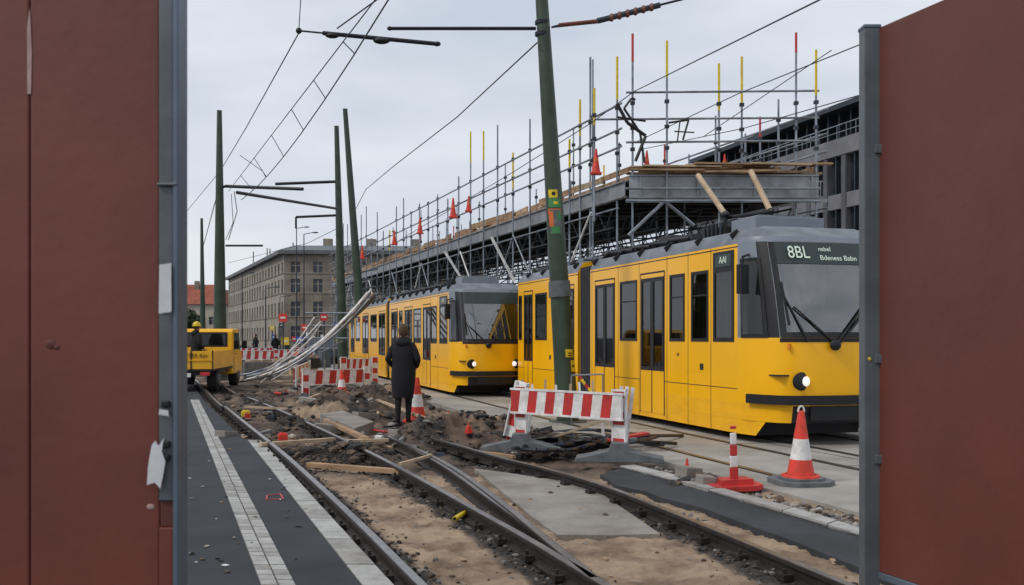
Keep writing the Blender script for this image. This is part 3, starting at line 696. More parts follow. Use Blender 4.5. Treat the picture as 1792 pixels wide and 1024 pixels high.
# ---------------------------------------------------------------- trams
def tram(name,nose,rz,scl,front_end,bel_end,length,windows,doors,dispw,seams,W=2.3,wtext=None,dest=True,riders=()):
    E=empty(name,loc=nose,rot=(0,0,rz),scale=scl)
    plan=[(1.0,0),(.72,-.03),(.42,-.11),(.20,-.22),(.09,-.36),(.03,-.6),(0,-.9)]
    half=plan+[(0,-W+.9),(.03,-W+.6),(.09,-W+.36),(.20,-W+.22),(.42,-W+.11),(.72,-W+.03),(1.0,-W)]
    m=MB()
    levels=[.36,.60,.80,.98,1.50,1.56,2.2,2.62,2.95,3.03,3.16,3.21]
    def off(z):
        if z<.6: return .05
        if z<=1.5: return 0
        if z<=2.95: return .44*((z-1.5)/1.45)**1.3
        if z<=3.03: return .48
        return .56+(z-3.03)*1.8
    def inset(z): return 0 if z<=2.95 else (.03 if z<3.1 else (.13 if z<3.2 else .38))
    def ring(z,xe):
        o=[];ins=inset(z); q=[(xe,0)]+half+[(xe,-W)]
        for x,y in q:
            xx=x+off(z)*max(0,1-x/1.0) if x<1.0 else x
            yy=min(y,-ins); yy=max(yy,-W+ins); o.append((xx,yy,z))
        return o
    n=len(half)+2
    for z0,z1 in zip(levels[:-1],levels[1:]):
        r0=ring(z0,front_end);r1=ring(z1,front_end)
        for i in range(n-1):
            k='yellow'
            if i in(0,n-2) and z0>=.97 and z1<2.96: continue
            if z0<.6 and 5<=i<=n-7: k='black'
            elif z0<.6: k='yellowlow'
            if z0>=1.56-.01 and z1<=2.951:
                if 4<=i<=n-6: k='wind'
                elif i==3 or i==n-5: k='black'
                elif i in(1,2) or i in(n-4,n-3): k='frame'
            if z0>=2.95-.01:
                k='roofgrey' if i in(0,n-2) or z0>3 else 'frame'
            m.add([r0[i],r0[i+1],r1[i+1],r1[i]],[(0,1,2,3)],k)
        m.add([r0[0],r1[0],r1[-1],r0[-1]],[(0,1,2,3)],'bellow')
    top=ring(3.21,front_end); m.add(top,[tuple(range(len(top)))],'roofgrey'); bot=ring(.36,front_end); m.add(bot,[tuple(range(len(bot)))],'black')
    prof=[(0,.36),(0,2.95),(-.03,3.03),(-.13,3.16),(-.38,3.21),(-W+.38,3.21),(-W+.13,3.16),(-W+.03,3.03),(-W,2.95),(-W,.36)]
    x0,x1=bel_end,length
    vs=[(x0,y,z) for y,z in prof]+[(x1,y,z) for y,z in prof]; q=len(prof)
    for i in range(q):
        if i in(0,8): continue
        m.add([vs[i],vs[(i+1)%q],vs[q+(i+1)%q],vs[q+i]],[(0,1,2,3)],'black' if i==9 else 'roofgrey')
    m.add(vs,[tuple(range(q)),tuple(range(2*q-1,q-1,-1))],'yellow')
    m.done('body_shell',parent=E,smooth=True,fixn=True)
    # side walls with real window and door openings
    m=MB(); gl=MB()
    allops=sorted([(a_,b_,1.50) for a_,b_ in windows]+[(dispw[0],dispw[1],1.50)]+[(a_,b_,.98) for a_,b_ in doors])
    for y,sg in((0,1),(-W,-1)):
        yi=y-.04*sg
        for xa,xb,rear in((1.0,front_end,False),(bel_end,length,True)):
            ops=[o for o in allops if o[0]>=xa-.01 and o[1]<=xb+.01]
            if rear: m.ax(xa,xb,y,yi,.36,.98,'yellow')
            x=xa
            for o in[o for o in ops if o[2]<1]: m.ax(x,o[0],y,yi,.98,1.50,'yellow'); x=o[1]
            m.ax(x,xb,y,yi,.98,1.50,'yellow')
            x=xa
            for o in ops: 
                if o[0]-x>.005: m.ax(x,o[0],y,yi,1.50,2.62,'yellow')
                x=o[1]
            if xb-x>.005: m.ax(x,xb,y,yi,1.50,2.62,'yellow')
            m.ax(xa,xb,y,yi,2.62,2.95,'yellow')
    def bars(x0,x1,z0,z1,y,sg,fr,pr=.010):
        m.ax(x0,x0+fr,y-.04*sg,y+pr*sg,z0,z1,'black'); m.ax(x1-fr,x1,y-.04*sg,y+pr*sg,z0,z1,'black')
        m.ax(x0+fr,x1-fr,y-.04*sg,y+pr*sg,z0,z0+fr,'black'); m.ax(x0+fr,x1-fr,y-.04*sg,y+pr*sg,z1-fr,z1,'black')
    def pane(x0,x1,z0,z1,y,sg):
        q=[(x0,y-.003*sg,z0),(x1,y-.003*sg,z0),(x1,y-.003*sg,z1),(x0,y-.003*sg,z1)]
        gl.add(q,[(0,1,2,3) if sg<0 else (3,2,1,0)],'tglass')
    for y,sg in((0,1),(-W,-1)):
        for x0,x1 in windows:
            bars(x0,x1,1.50,2.62,y,sg,.05); pane(x0+.05,x1-.05,1.55,2.57,y,sg)
            if x1-x0>.5: m.ax(x0+.05,x1-.05,y-.02*sg,y+.006*sg,2.22,2.245,'black')
        for x0,x1 in doors:
            m.ax(x0-.03,x0,y-.01*sg,y+.005*sg,.22,2.72,'black'); m.ax(x1,x1+.03,y-.01*sg,y+.005*sg,.22,2.72,'black'); m.ax(x0,x1,y-.01*sg,y+.005*sg,2.69,2.72,'black')
            m.ax(x0,x1,y,y+.006*sg,.24,.98,'yellow'); m.ax(x0,x1,y,y+.004*sg,2.62,2.69,'yellow')
            xm=(x0+x1)/2; m.ax(xm-.014,xm+.014,y,y+.011*sg,.24,.98,'black')
            for a_,b2_ in((x0,xm),(xm,x1)):
                bars(a_,b2_,.98,2.62,y,sg,.065); pane(a_+.065,b2_-.065,1.045,2.555,y,sg); m.ax(a_+.07,b2_-.07,y-.02*sg,y-.012*sg,1.62,1.65,'tube')
        x0,x1=dispw; bars(x0,x1,1.50,2.62,y,sg,.06,.009); pane(x0+.06,x1-.06,1.56,2.56,y,sg); m.ax(x0,x1,y-.01*sg,y+.009*sg,2.62,2.87,'black'); m.ax(x0+.08,x1-.08,y,y+.013*sg,2.64,2.83,'disp')
        for x in seams:
            for z0,z1 in((.16,1.49),(2.63,2.94)): m.ax(x-.007,x+.007,y-.01*sg,y+.002*sg,z0,z1,'black')
            m.ax(x-.007,x+.007,y-.01*sg,y+.002*sg,1.49,2.63,'black')
        for xa,xb in((1.0,front_end),(bel_end,length)):
            m.ax(xa,xb,y-.01*sg,y+.004*sg,2.90,2.915,'black'); m.ax(xa,xb,y-.01*sg,y+.0025*sg,.80,.812,'black')
        for x in seams[::2]: m.ax(x+.25,x+.37,y-.01*sg,y+.004*sg,1.05,1.15,'blackm')
    for s in(0,1):
        def cy(y): return y if s==0 else -W-y
        o1=lambda x,z:x+off(z)*max(0,1-x)
        def py(x):
            if x>=.72: return -.03*(1-x)/.28
            return -.03-.08*(.72-x)/.30
        for (xa,xb,za,zb,k,pr) in[(.90,.36,1.56,2.72,'black',.012),(.86,.42,1.61,2.67,'glass',.018)]:
            xs=[xa,.72,.42] if xb>=.4 else [xa,.72,.42,xb]
            for a_,b2_ in zip(xs[:-1],xs[1:]):
                def yy(x): return (py(x) if x>=.42 else -.11-.11*(.42-x)/.22)+pr
                vs=[(o1(x,z),cy(yy(x)) ,z) for x,z in((a_,za),(b2_,za),(b2_,2.2),(a_,2.2))]; m.add(vs,[(0,1,2,3)],k)
                vs=[(o1(x,z),cy(yy(x)) ,z) for x,z in((a_,2.2),(b2_,2.2),(b2_,zb),(a_,zb))]; m.add(vs,[(0,1,2,3)],k)
    m.done('walls_and_doors',parent=E); gl.done('window_panes',parent=E)
    # interior
    m=MB()
    for xa,xb in((1.46,front_end-.02),(bel_end+.02,length-.02)):
        m.ax(xa,xb,-W+.05,-.05,.88,.93,'blackm'); m.ax(xa,xb,-W+.05,-.05,2.88,2.92,'interior')
        x=xa+.5
        while x<xb-.4:
            for yc in(-.42,-W+.42):
                if any(d0-.1<x<d1+.1 for d0,d1 in doors): continue
                m.ax(x,x+.08,yc-.24,yc+.24,1.25,1.98,'seat2'); m.ax(x-.42,x,yc-.24,yc+.24,1.30,1.38,'seat2'); m.ax(x-.05,x+.05,yc-.2,yc+.2,.93,1.30,'seat')
            x+=.85
        for d0,d1 in doors:
            if xa<d0<xb:
                for yc in(-.5,-W+.5): m.tube((d0-.02,yc,.93),(d0-.02,yc,2.88),.02,'stick_y'); m.tube((d1+.02,yc,.93),(d1+.02,yc,2.88),.02,'stick_y')
        m.tube((xa,-.75,2.6),(xb,-.75,2.6),.016,'tube')
    m.done('saloon_interior',parent=E)
    for rx,ry in riders: person('passenger',(rx,ry,.90),math.pi/2,1.0,sit=True,cloth='bluejk',parent=E)
    m=MB()
    m.ax(1.42,1.45,-W+.05,-.05,.5,2.9,'interior'); m.ax(1.405,1.419,-W+.8,-.8,1.0,2.75,'blackm'); m.ax(.12,1.42,-W+.12,-.14,1.02,1.04,'blackm')
    m.ax(.28,.60,-W+.34,-.34,1.10,1.52,'blackm'); m.ax(.36,.66,-W/2-.5,-W/2+.5,1.52,1.62,'blackm')
    m.ax(1.0,1.14,-W/2-.24,-W/2+.24,1.35,2.15,'seat'); m.ax(1.0,1.1,-W/2-.13,-W/2+.13,2.17,2.36,'seat')
    m.ax(.56,.572,-1.20,-.50,2.05,2.62,'paper')  # pale panel added behind the glass to imitate a bright windscreen reflection
    m.tube((.66,-W/2,1.60),(.66,-W/2,1.78),.02,'black')
    m.done('cab_interior',parent=E)
    person('driver',(1.02,-W/2-.02,.92),math.pi/2,1.0,sit=True,cloth='jacket',parent=E)
    m=MB()
    def skirt(x0,x1,sl=.0):
        for y0,y1 in((-.001,-.05),(-W+.05,-W+.001)):
            vs=[(x0,y0,.358),(x0+sl,y0,.15),(x1,y0,.15),(x1,y0,.358),(x0,y1,.358),(x0+sl,y1,.15),(x1,y1,.15),(x1,y1,.358)]
            m.add(vs,[(0,1,2,3),(7,6,5,4),(0,4,5,1),(1,5,6,2),(2,6,7,3)],'yellowlow')
    skirt(.98,front_end,.0); skirt(bel_end,length)
    vs=[(.40,-.11,.358),(.98,-.0015,.358),(.98,-.0015,.15),(.60,-.07,.15)]; m.add(vs,[(0,1,2,3)],'yellowlow')
    vs=[(.40,-W+.11,.358),(.98,-W+.0015,.358),(.98,-W+.0015,.15),(.60,-W+.07,.15)]; m.add(vs,[(0,1,2,3)],'yellowlow')
    m.ax(.9,length-.3,-W+.3,-.3,.12,.358,'black')
    x=2.0
    while x<length-.8:
        for y in(-.35,-W+.35):
            m.tube((x,y-.05,.33),(x,y+.05,.33),.28,'tyre',n=20)
            m.tube((x,y-.06,.33),(x,y+.06,.33),.12,'rust',n=12)
        x+=1.9 if int(x)%2==0 else 3.6
    m.done('underframe',parent=E)
    m=MB(); x=front_end+.02; i=0
    while x<bel_end-.01:
        g_=.04 if i%2 else .0
        m.ax(x,x+.045,-W+.05+g_,-.05-g_,.35,3.05-g_,'bellow'); x+=.047;i+=1
    m.done('articulation_bellows',parent=E)
    m=MB()
    def band(z0,z1,pr,k,i0,i1):
        P0=[]; cxm,cym=1.2,-W/2
        for x,y in half[i0:i1]:
            v=Vector((x-cxm,(y-cym)*1.0)); v.normalize(); P0.append((x+v.x*pr,y+v.y*pr))
        q=len(P0)
        for a_,b2_ in zip(range(q-1),range(1,q)):
            vs=[(*P0[a_],z0),(*P0[b2_],z0),(*P0[b2_],z1),(*P0[a_],z1)]
            ia,ib=half[i0+a_],half[i0+b2_]
            vs+= [(*ib,z1),(*ia,z1),(*ia,z0),(*ib,z0)]
            m.add(vs,[(0,1,2,3),(3,2,4,5),(0,6,7,1)],k)
    band(.62,.75,.08,'black',1,len(half)-1)
    band(.40,.60,.02,'black',5,len(half)-5)
    band(1.50,1.555,.006,'black',3,len(half)-3)
    m.done('bumper',parent=E)
    m=MB()
    for y in(-.48,-W+.48):
        R=Matrix.Rotation(.25 if y>-1 else -.25,3,'Z')
        m.ell((.05,y,.95),(.03,.19,.13),'black',16,10,R); m.ell((.025,y-(.05 if y>-1 else -.05),.95),(.025,.07,.07),'lamp',14,8,R)
        m.ell((.03,y+(.10 if y>-1 else -.10),.95),(.02,.045,.05),'roofgrey',10,8,R)
        m.box((.12,y+(.15 if y>-1 else -.15),1.44),(.03,.13,.08),'orange_l',.7 if y>-1 else -.7)
    m.done('headlamps',parent=E,smooth=True)
    m=MB()
    def wp(y,z,pr=.01):
        yy=-y; base=np.interp(min(yy,W-yy),[.22,.36,.6,.9],[.20,.09,.03,0.0])
        # follow the faceted shell between its z levels
        zl=[1.56,2.2,2.62,2.95]; o_=np.interp(z,zl,[off(q) for q in zl]) if z>=1.56 else off(z)
        return Vector((base+o_*(1-base)-pr,y,z))
    ys=[-.30,-.36,-.6,-.9,-W+.9,-W+.6,-W+.36,-W+.30]
    for a_,b2_ in zip(ys[:-1],ys[1:]):
        m.add([wp(a_,2.62),wp(b2_,2.62),wp(b2_,2.94),wp(a_,2.94)],[(0,1,2,3)],'disp')
        m.add([wp(a_,1.56),wp(b2_,1.56),wp(b2_,1.64),wp(a_,1.64)],[(0,1,2,3)],'black')
    ys2=[-.225,-.30]
    for q_ in(0,1):
        y0,y1=(ys2 if q_==0 else [-W+.30,-W+.225]); zz_=[1.56,1.9,2.2,2.62,2.94]
        for za,zb in zip(zz_[:-1],zz_[1:]): m.add([wp(y0,za),wp(y1,za),wp(y1,zb),wp(y0,zb)],[(0,1,2,3)],'black')
    m.tube(wp(-.55,1.50,.05),wp(-.30,2.15,.05),.013,'black'); m.tube(wp(-.32,1.75,.05),wp(-.29,2.35,.05),.018,'black'); m.tube(wp(-.95,1.48,.05),wp(-.40,2.0,.05),.013,'black')
    m.tube(wp(-.95,1.46,.06),wp(-1.5,2.0,.05),.016,'black'); m.tube(wp(-1.0,1.46,.06),wp(-1.55,1.95,.05),.012,'black')
    m.ell(wp(-.95,1.46,.05),(.05,.09,.08),'black')
    for s in(0,1):
        y0=.14 if s==0 else -W-.14; yb=-.08 if s==0 else -W+.08
        m.tube((.80,yb,2.78),(.60,y0,2.72),.018,'black'); m.tube((.60,y0,2.72),(.60,y0,2.62),.018,'black'); m.box((.60,y0,2.40),(.09,.16,.42),'black',.3 if s==0 else -.3)
    m.done('windscreen_fittings',parent=E)
    if dest:
        tt=dest
        nrm_y=Vector((off(2.95)-off(2.62),0,.33)).normalized()
        text(tt[0],'line_number',E,tmat(wp(-.62,2.78,.03),(0,-1,0),nrm_y),.27,'led',.001,sx=.85)
        if len(tt)>1:
            text(tt[1],'destination_upper',E,tmat(wp(-.95,2.84,.02),(0,-1,0),nrm_y),.10,'led',.001,'LEFT'); text(tt[2],'destination_lower',E,tmat(wp(-.95,2.71,.02),(0,-1,0),nrm_y),.11,'led',.001,'LEFT')
    if wtext: text(wtext,'side_display_text',E,tmat(((dispw[0]+dispw[1])/2,.016,2.735),(-1,0,0),(0,0,1)),.15,'led',.001)
    text('64','fleet_number',E,tmat((windows[1][0]+.25,.004,1.28),(-1,0,0),(0,0,1)),.09,'black',.001)
    m=MB()
    x=1.2
    while x<length-.3:
        if not(front_end-.1<x<bel_end+.1): m.box((x,-.08,3.09),(.018,.16,.15),'black',mtx=Matrix.Rotation(-.65,3,'X'))
        x+=1.15
    m.ax(1.35,2.1,-1.7,-.5,3.21,3.42,'frame'); m.ax(1.42,2.03,-1.6,-.6,3.42,3.45,'roofgrey')
    m.ax(2.25,3.0,-1.8,-.45,3.21,3.36,'blackm'); m.ax(2.4,2.8,-1.5,-.7,3.36,3.5,'tubedark')
    for q_ in range(5): m.tube((2.3+.14*q_,-.42,3.21),(2.3+.14*q_,-.42,3.42),.03,'tubedark')
    x=3.3
    while x<front_end-.6:
        m.ax(x,x+.55,-1.7,-.4,3.21,3.21+random.choice([.09,.13,.19]),random.choice(['roofgrey','blackm','bellow'])); m.tube((x,-.35,3.26),(x+.8,-.35,3.30),.03,'black'); m.ell((x+.65,-.4,3.27),(.07,.07,.09),'black',8,6); x+=.8
    x=bel_end+.5
    while x<length-.9:
        m.ax(x,x+.9,-1.7,-.5,3.21,3.34,random.choice(['roofgrey','bellow'])); m.ell((x+1.15,-.5,3.26),(.07,.07,.1),'black',8,6); x+=1.5
    m.path([(front_end-1,-.3,3.25),(front_end-.3,-.3,3.30),(front_end+.3,-.35,3.18),(bel_end+.4,-.3,3.26)],.03,'black')
    m.done('roof_equipment',parent=E,bevel=.01)
    return E
rzt=math.atan2(.96,-.281)
nose=Vector((3.33+.281,14.7-.96,.0))
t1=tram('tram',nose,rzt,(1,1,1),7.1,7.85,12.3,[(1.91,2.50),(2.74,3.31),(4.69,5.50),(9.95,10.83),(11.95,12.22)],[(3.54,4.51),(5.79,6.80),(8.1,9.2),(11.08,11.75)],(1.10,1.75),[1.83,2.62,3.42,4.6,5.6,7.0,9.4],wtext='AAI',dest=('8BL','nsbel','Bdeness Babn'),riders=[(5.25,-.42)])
m=MB()
m.tube((2.3,-.5,3.55),(3.35,-.55,4.35),.045,'wood2'); m.tube((1.75,-1.0,3.55),(2.45,-1.05,4.3),.045,'wood2')
m.ell((2.3,-.5,3.55),(.1,.06,.06),'black'); m.ell((1.75,-1.0,3.55),(.1,.06,.06),'black'); m.tube((1.75,-1.0,3.55),(2.4,-.5,3.5),.03,'black'); m.tube((1.75,-1.0,3.40),(1.75,-1.0,3.55),.04,'black'); m.tube((2.3,-.5,3.36),(2.3,-.5,3.55),.04,'black')
m.done('collector_poles',parent=t1,smooth=True)
c2=Vector((-1.39,25.2,0))
L=lambda t:t/.93+1.0
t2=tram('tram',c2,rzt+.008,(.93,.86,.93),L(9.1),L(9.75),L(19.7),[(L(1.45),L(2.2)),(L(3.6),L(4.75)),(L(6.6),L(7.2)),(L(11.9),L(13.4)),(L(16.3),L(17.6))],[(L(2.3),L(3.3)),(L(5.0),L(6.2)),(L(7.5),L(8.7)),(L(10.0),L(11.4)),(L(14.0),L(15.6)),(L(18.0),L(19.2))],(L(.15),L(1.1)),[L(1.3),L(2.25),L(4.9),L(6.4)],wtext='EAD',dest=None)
# ---------------------------------------------------------------- scaffold bridge
DV=-.34; DZ=6.15; YB=28.0; XL=3.28; WD=5.3
def E_(s,side): return Vector((XL+DV*s+(WD if side else 0),YB+s,0))
SB=empty('scaffold_bridge')
LEN=52
m=MB()
c=[E_(0,0),E_(0,1),E_(LEN,1),E_(LEN,0)]
m.prism([(p.x,p.y) for p in c],DZ-.16,DZ-.04,'wood','wood')
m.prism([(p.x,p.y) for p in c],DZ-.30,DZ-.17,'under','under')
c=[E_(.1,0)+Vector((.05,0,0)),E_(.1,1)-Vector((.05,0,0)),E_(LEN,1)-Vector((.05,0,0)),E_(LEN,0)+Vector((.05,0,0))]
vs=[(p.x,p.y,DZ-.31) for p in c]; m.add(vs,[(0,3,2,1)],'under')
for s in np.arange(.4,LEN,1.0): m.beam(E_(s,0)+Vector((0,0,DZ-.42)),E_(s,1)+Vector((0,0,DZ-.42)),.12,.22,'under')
m.done('deck',parent=SB)
m=MB()
def ibeam(a,b,z0,z1,k='girder',fl=.16):
    m.beam(a+Vector((0,0,(z0+z1)/2)),b+Vector((0,0,(z0+z1)/2)),.03,z1-z0-.04,k)
    m.beam(a+Vector((0,0,z0)),b+Vector((0,0,z0)),fl,.035,k); m.beam(a+Vector((0,0,z1)),b+Vector((0,0,z1)),fl,.035,k)
dy=Vector((0,-.12,0)); dx=Vector((-.10,0,0))
ibeam(E_(0,0)+dy,E_(0,1)+dy,5.48,DZ-.06); ibeam(E_(0,0)+dx,E_(LEN,0)+dx,5.52,DZ-.2); ibeam(E_(0,1)-dx,E_(LEN,1)-dx,5.52,DZ-.2)
m.beam(E_(0,0)+Vector((-.1,-.25,5.37)),E_(0,1)+Vector((.2,-.25,5.37)),.06,.10,'girder')
for t in np.arange(.3,5.2,1.6): m.box((XL+t,YB-.17,5.78),(.03,.09,.55),'girder')
m.done('girders',parent=SB)
m=MB()
for i in range(30):
    x=random.uniform(-.1,3.4); L_=random.uniform(1.2,2.6); z=DZ+.02+.06*random.randrange(0,5); y=YB-.2+random.uniform(-.1,.9)
    m.beam((XL+x,y,z),(XL+x+L_,y+random.uniform(-.25,.25),z+random.uniform(-.03,.05)),.22,.045,random.choice(['wood','wood2','wood']))
for s in np.arange(0,LEN,1.6):
    z=DZ+.03+random.uniform(0,.1); p=E_(s,0)+Vector((random.uniform(-.1,.2),0,z)); q=E_(s+1.9,0)+Vector((random.uniform(-.1,.2),0,z+random.uniform(-.04,.08))); m.beam(p,q,.05,random.uniform(.12,.26),random.choice(['wood','wood2','wood']))
    p=E_(s,1)+Vector((0,0,z)); q=E_(s+1.9,1)+Vector((0,0,z)); m.beam(p,q,.05,.2,'wood')
m.done('timber_boards',parent=SB)
m=MB(); R=.032
def std(p,z0,z1,top=None,r=R):
    m.tube((p.x,p.y,z0),(p.x,p.y,z1),r,'tube')
    if top: m.tube((p.x,p.y,z1-random.uniform(.5,1.4)),(p.x,p.y,z1+.01),r*1.12,top)
    for z in (DZ+.7,DZ+1.3,DZ+2.0):
        if z<z1: m.box((p.x,p.y,z),(.12,.12,.09),'tubedark')
ends=[(1107,60,'red',28.0),(1167,72,'stick_y',27.8),(1258,112,'stick_y',28.1),(1298,100,'stick_y',28.2),(1393,58,'red',28.0),(1428,88,'stick_y',27.9),(1080,100,'stick_y',28.6),(1040,155,'stick_y',29.5),(1033,100,None,30.5),(1330,205,'red',33),(1015,175,'stick_y',31)]
for px,py,k,Y in ends:
    p=P(px,py,Y); std(p,0 if px not in(1040,1330) else 5,p.z,k)
s=1.8; i=0
while s<LEN:
    p=E_(s,0)+Vector((-.25,0,0)); std(p,0,DZ+random.uniform(1.6,4.2),random.choice([None,None,None,None,'stick_y',None]) if s<30 else None)
    p=E_(s+.4,1)+Vector((.25,0,0)); std(p,0,DZ+random.uniform(1.2,3.4),random.choice([None,None,None,'red','stick_y']))
    if i%2==0:
        p=E_(s+.8,0)+Vector((.9,0,0)); std(p,DZ,DZ+random.uniform(1.0,3.0),None,.026)
    p=E_(s+.3,0)+Vector((WD*.5,0,0)); std(p,0,DZ-.3)
    s+=1.75; i+=1
for dz in(.75,1.25,1.95):
    m.tube(E_(-.2,0)+Vector((-.29,0,DZ+dz)),E_(LEN,0)+Vector((-.29,0,DZ+dz)),R,'tube'); m.tube(E_(0,1)+Vector((.29,0,DZ+dz-.1)),E_(LEN,1)+Vector((.29,0,DZ+dz-.1)),R,'tube')
for py in (163,210,250): m.tube(P(1040 if py==210 else 1095,py,28)+Vector((0,-.07,0)),P(1432,py-3,28)+Vector((0,-.07,0)),R,'tube')
for py in (330,352): m.tube(P(1095,py,27.6),P(1435,py,27.6),R,'tube')
for z in(.5,2.2,3.9,5.2):
    for sd_ in(0,1): m.tube(E_(0,sd_)+Vector((-.29 if sd_==0 else .29,0,z)),E_(LEN,sd_)+Vector((-.29 if sd_==0 else .29,0,z)),.026,'tube')
s=1.8;i=0
while s<LEN-4:
    a=E_(s,0)+Vector((-.3,0,2.2 if i%2 else 5.3)); b=E_(s+3.4,0)+Vector((-.3,0,5.3 if i%2 else 2.2)); m.tube(a,b,.032,'white' if i%3==0 else 'tube')
    for z in(2.2,3.9,5.2): m.tube(E_(s,0)+Vector((-.3,0,z)),E_(s,1)+Vector((.3,0,z)),.026,'tubedark')
    m.tube(E_(s,0)+Vector((0,0,2.2)),E_(s,1)+Vector((0,0,5.2)),.026,'tube')
    s+=3.4;i+=1
for off in(.0,1.3,2.6,3.9,5.2):
    for zt in(5.30,4.75): m.tube(E_(1,0)+Vector((off,0,zt)),E_(LEN,0)+Vector((off,0,zt)),.03,'tubedark')
    s=1.0
    while s<LEN-1:
        m.tube(E_(s,0)+Vector((off,0,5.3)),E_(s+.5,0)+Vector((off,0,4.75)),.02,'tubedark',n=5,cap=False); m.tube(E_(s+.5,0)+Vector((off,0,4.75)),E_(s+1,0)+Vector((off,0,5.3)),.02,'tubedark',n=5,cap=False); s+=1.0
a=P(1163,352,27.7); m.tube(a,P(1100,412,27.7),.05,'tube'); m.tube(a,P(1215,395,27.7),.05,'tube')
m.tube(P(860,415,33),P(900,492,33),.05,'white'); m.tube(P(778,440,38),P(806,485,38),.05,'white')
m.done('tubes',parent=SB,smooth=True)
m=MB()
for (px,py,Y) in[(590,480,62),(602,500,60),(613,490,58),(540,560,40),(585,548,40),(552,575,44),(568,590,44)]:
    p=P(px,py,Y); m.tube((p.x,p.y,0),p,.04,'tube')
for py in(548,570,592): m.tube(P(535,py,40),P(610,py,40),.035,'tube')
for py in(485,500,515,530): m.tube(P(585,py,60),P(660,py-14,52),.04,'tubedark')
m.done('scaffold_frame')
for px,Y,h in[(1043,28.9,.75),(1132,28.4,.6),(1268,28.4,.5),(820,37.5,.6),(793,39.5,.8),(735,45.5,.75),(690,51,.75),(634,60,.8)]:
    p=P(px,300,Y); m=MB(); r=h*.17
    m.box((0,0,.025),(h*.42,h*.42,.05),'orange'); m.lathe((0,0,0),[(r,.05,'orange'),(r*.62,.5*h,'stick_o'),(r*.52,.62*h,'orange'),(r*.22,h,'orange'),(.001,h,'orange')],18)
    m.done('traffic_cone',loc=(p.x,p.y,DZ+.14),smooth=True)
m=MB()
pts=[P(1080,182,27.7),P(1098,215,27.7),P(1130,238,27.7),P(1112,282,27.7)]
m.path(pts,.05,'black'); m.path([P(1112,175,27.7),P(1105,172,27.7),P(1092,190,27.7),P(1120,232,27.7),P(1128,285,27.7)],.035,'black'); m.tube(P(1080,205,27.7),P(1130,212,27.7),.03,'black')
m.path([P(1170,215,27.6),P(1205,210,27.6),P(1195,245,27.6)],.03,'black'); m.tube(P(1180,230,27.6),P(1215,232,27.6),.02,'black'); m.tube(P(1190,212,27.6),P(1185,250,27.6),.02,'black')
m.done('wire_tensioner_frame',parent=SB,smooth=True)
# ---------------------------------------------------------------- poles
def pole(name,base,top,r0,r1,collar=False):
    e=empty(name); m=MB(); b=Vector(base);t=Vector(top)
    m.tube(b,t,r0,'green',r1,n=14); m.tube(t,t+Vector((0,0,.03)),r1*1.05,'greenb',n=14)
    m.tube(b+Vector((0,0,0)),b+Vector((0,0,.06)),r0*1.7,'greenb',n=14)
    if collar:
        z=(H+(HY-492)/F*18-b.z)/(t.z-b.z); z2=(H+(HY-520)/F*18-b.z)/(t.z-b.z)
        m.tube(b.lerp(t,z2),b.lerp(t,z),r0*.98+.01,'rubber',r0*.96,n=14)
    m.done('shaft',parent=e,smooth=True); return e
b=P(994,742,18.0); b.z=0; t=P(948,0,18.0); t=b+(t-b)*1.12
mp_=pole('catenary_pole',b,t,.205,.105,True)
m=MB()
def st(px,py,w,h,k,pr=.0):
    z=H+(HY-py)/F*18; q=b+(t-b)*((z-b.z)/(t.z-b.z)); rr=.205+(.105-.205)*((z-b.z)/(t.z-b.z))
    sc=18/F; a0=(px-(q.x/18*F+CX))*sc/rr; a0=max(-.9,min(.9,a0)); hw=w*sc/rr/2
    vs=[];n=6; R_=rr+.006+pr
    for zz in(-h*sc/2,h*sc/2):
        for i in range(n+1):
            an=a0-hw+2*hw*i/n; vs.append((q.x-(zz*.057)+R_*math.sin(an),q.y-R_*math.cos(an),z+zz))
    m.add(vs,[(i,i+1,n+2+i,n+1+i) for i in range(n)],k)
st(967,341,16,14,'stick_y');st(968,341,6,6,'black',.002); st(970,357,22,16,'stick_g'); st(972,357,8,5,'stick_y',.002); st(970,372,24,10,'stick_o'); st(972,390,20,42,'rubber',.001); st(964,385,8,26,'stick_o',.003); st(978,380,7,14,'stick_g',.003); st(972,404,14,12,'stick_g',.004)
st(996,618,15,14,'stick_y'); st(997,618,8,2,'black',.002); st(997,622,8,2,'black',.002); st(1005,640,12,20,'stick_y'); st(1005,640,6,4,'black',.002)
m.done('stickers',parent=mp_)
def pole_px(x0,y0,x1,y1,Y,r0,r1,name='catenary_pole'):
    tt=P(x1,y1,Y); gy=HY+H*F/Y; k=(gy-y1)/(y0-y1); bx=x1+(x0-x1)*k; bb=Vector(((bx-CX)/F*Y,Y,0)); return pole(name,bb,tt,r0,r1)
pole_px(385,580,384,195,37,.27,.09); pole_px(596,480,589,222,48,.26,.11); pole_px(623,450,604,192,43,.23,.10); pole_px(355,575,353,383,62,.2,.08)
oa=MB()
def arm(a,b,Y,r,k='wire',Y2=None): oa.tube(P(*a,Y),P(*b,Y2 or Y),r,k,n=8)
arm((680,50),(938,50),18,.033); arm((565,58),(765,77),16,.035); arm((523,54),(565,58),16,.015); oa.ell(P(765,77,16),(.06,.04,.04),'black'); oa.ell(P(682,50,18),(.05,.04,.04),'black'); oa.ell(P(523,54,16),(.05,.05,.05),'black'); oa.ell(P(582,62,16),(.12,.05,.05),'black'); oa.ell(P(668,71,16),(.14,.06,.06),'black')
arm((965,48),(980,44),18,.02); arm((978,44),(1045,37),17.5,.035,'chain'); arm((1045,37),(1155,9),17,.05,'tubedark'); arm((1150,10),(1230,-10),17,.02); arm((965,48),(1045,40),17.9,.015)
for i in range(6): oa.ell(P(1070+i*14,31-i*3.6,17),(.05,.07,.07),'chain',8,6)
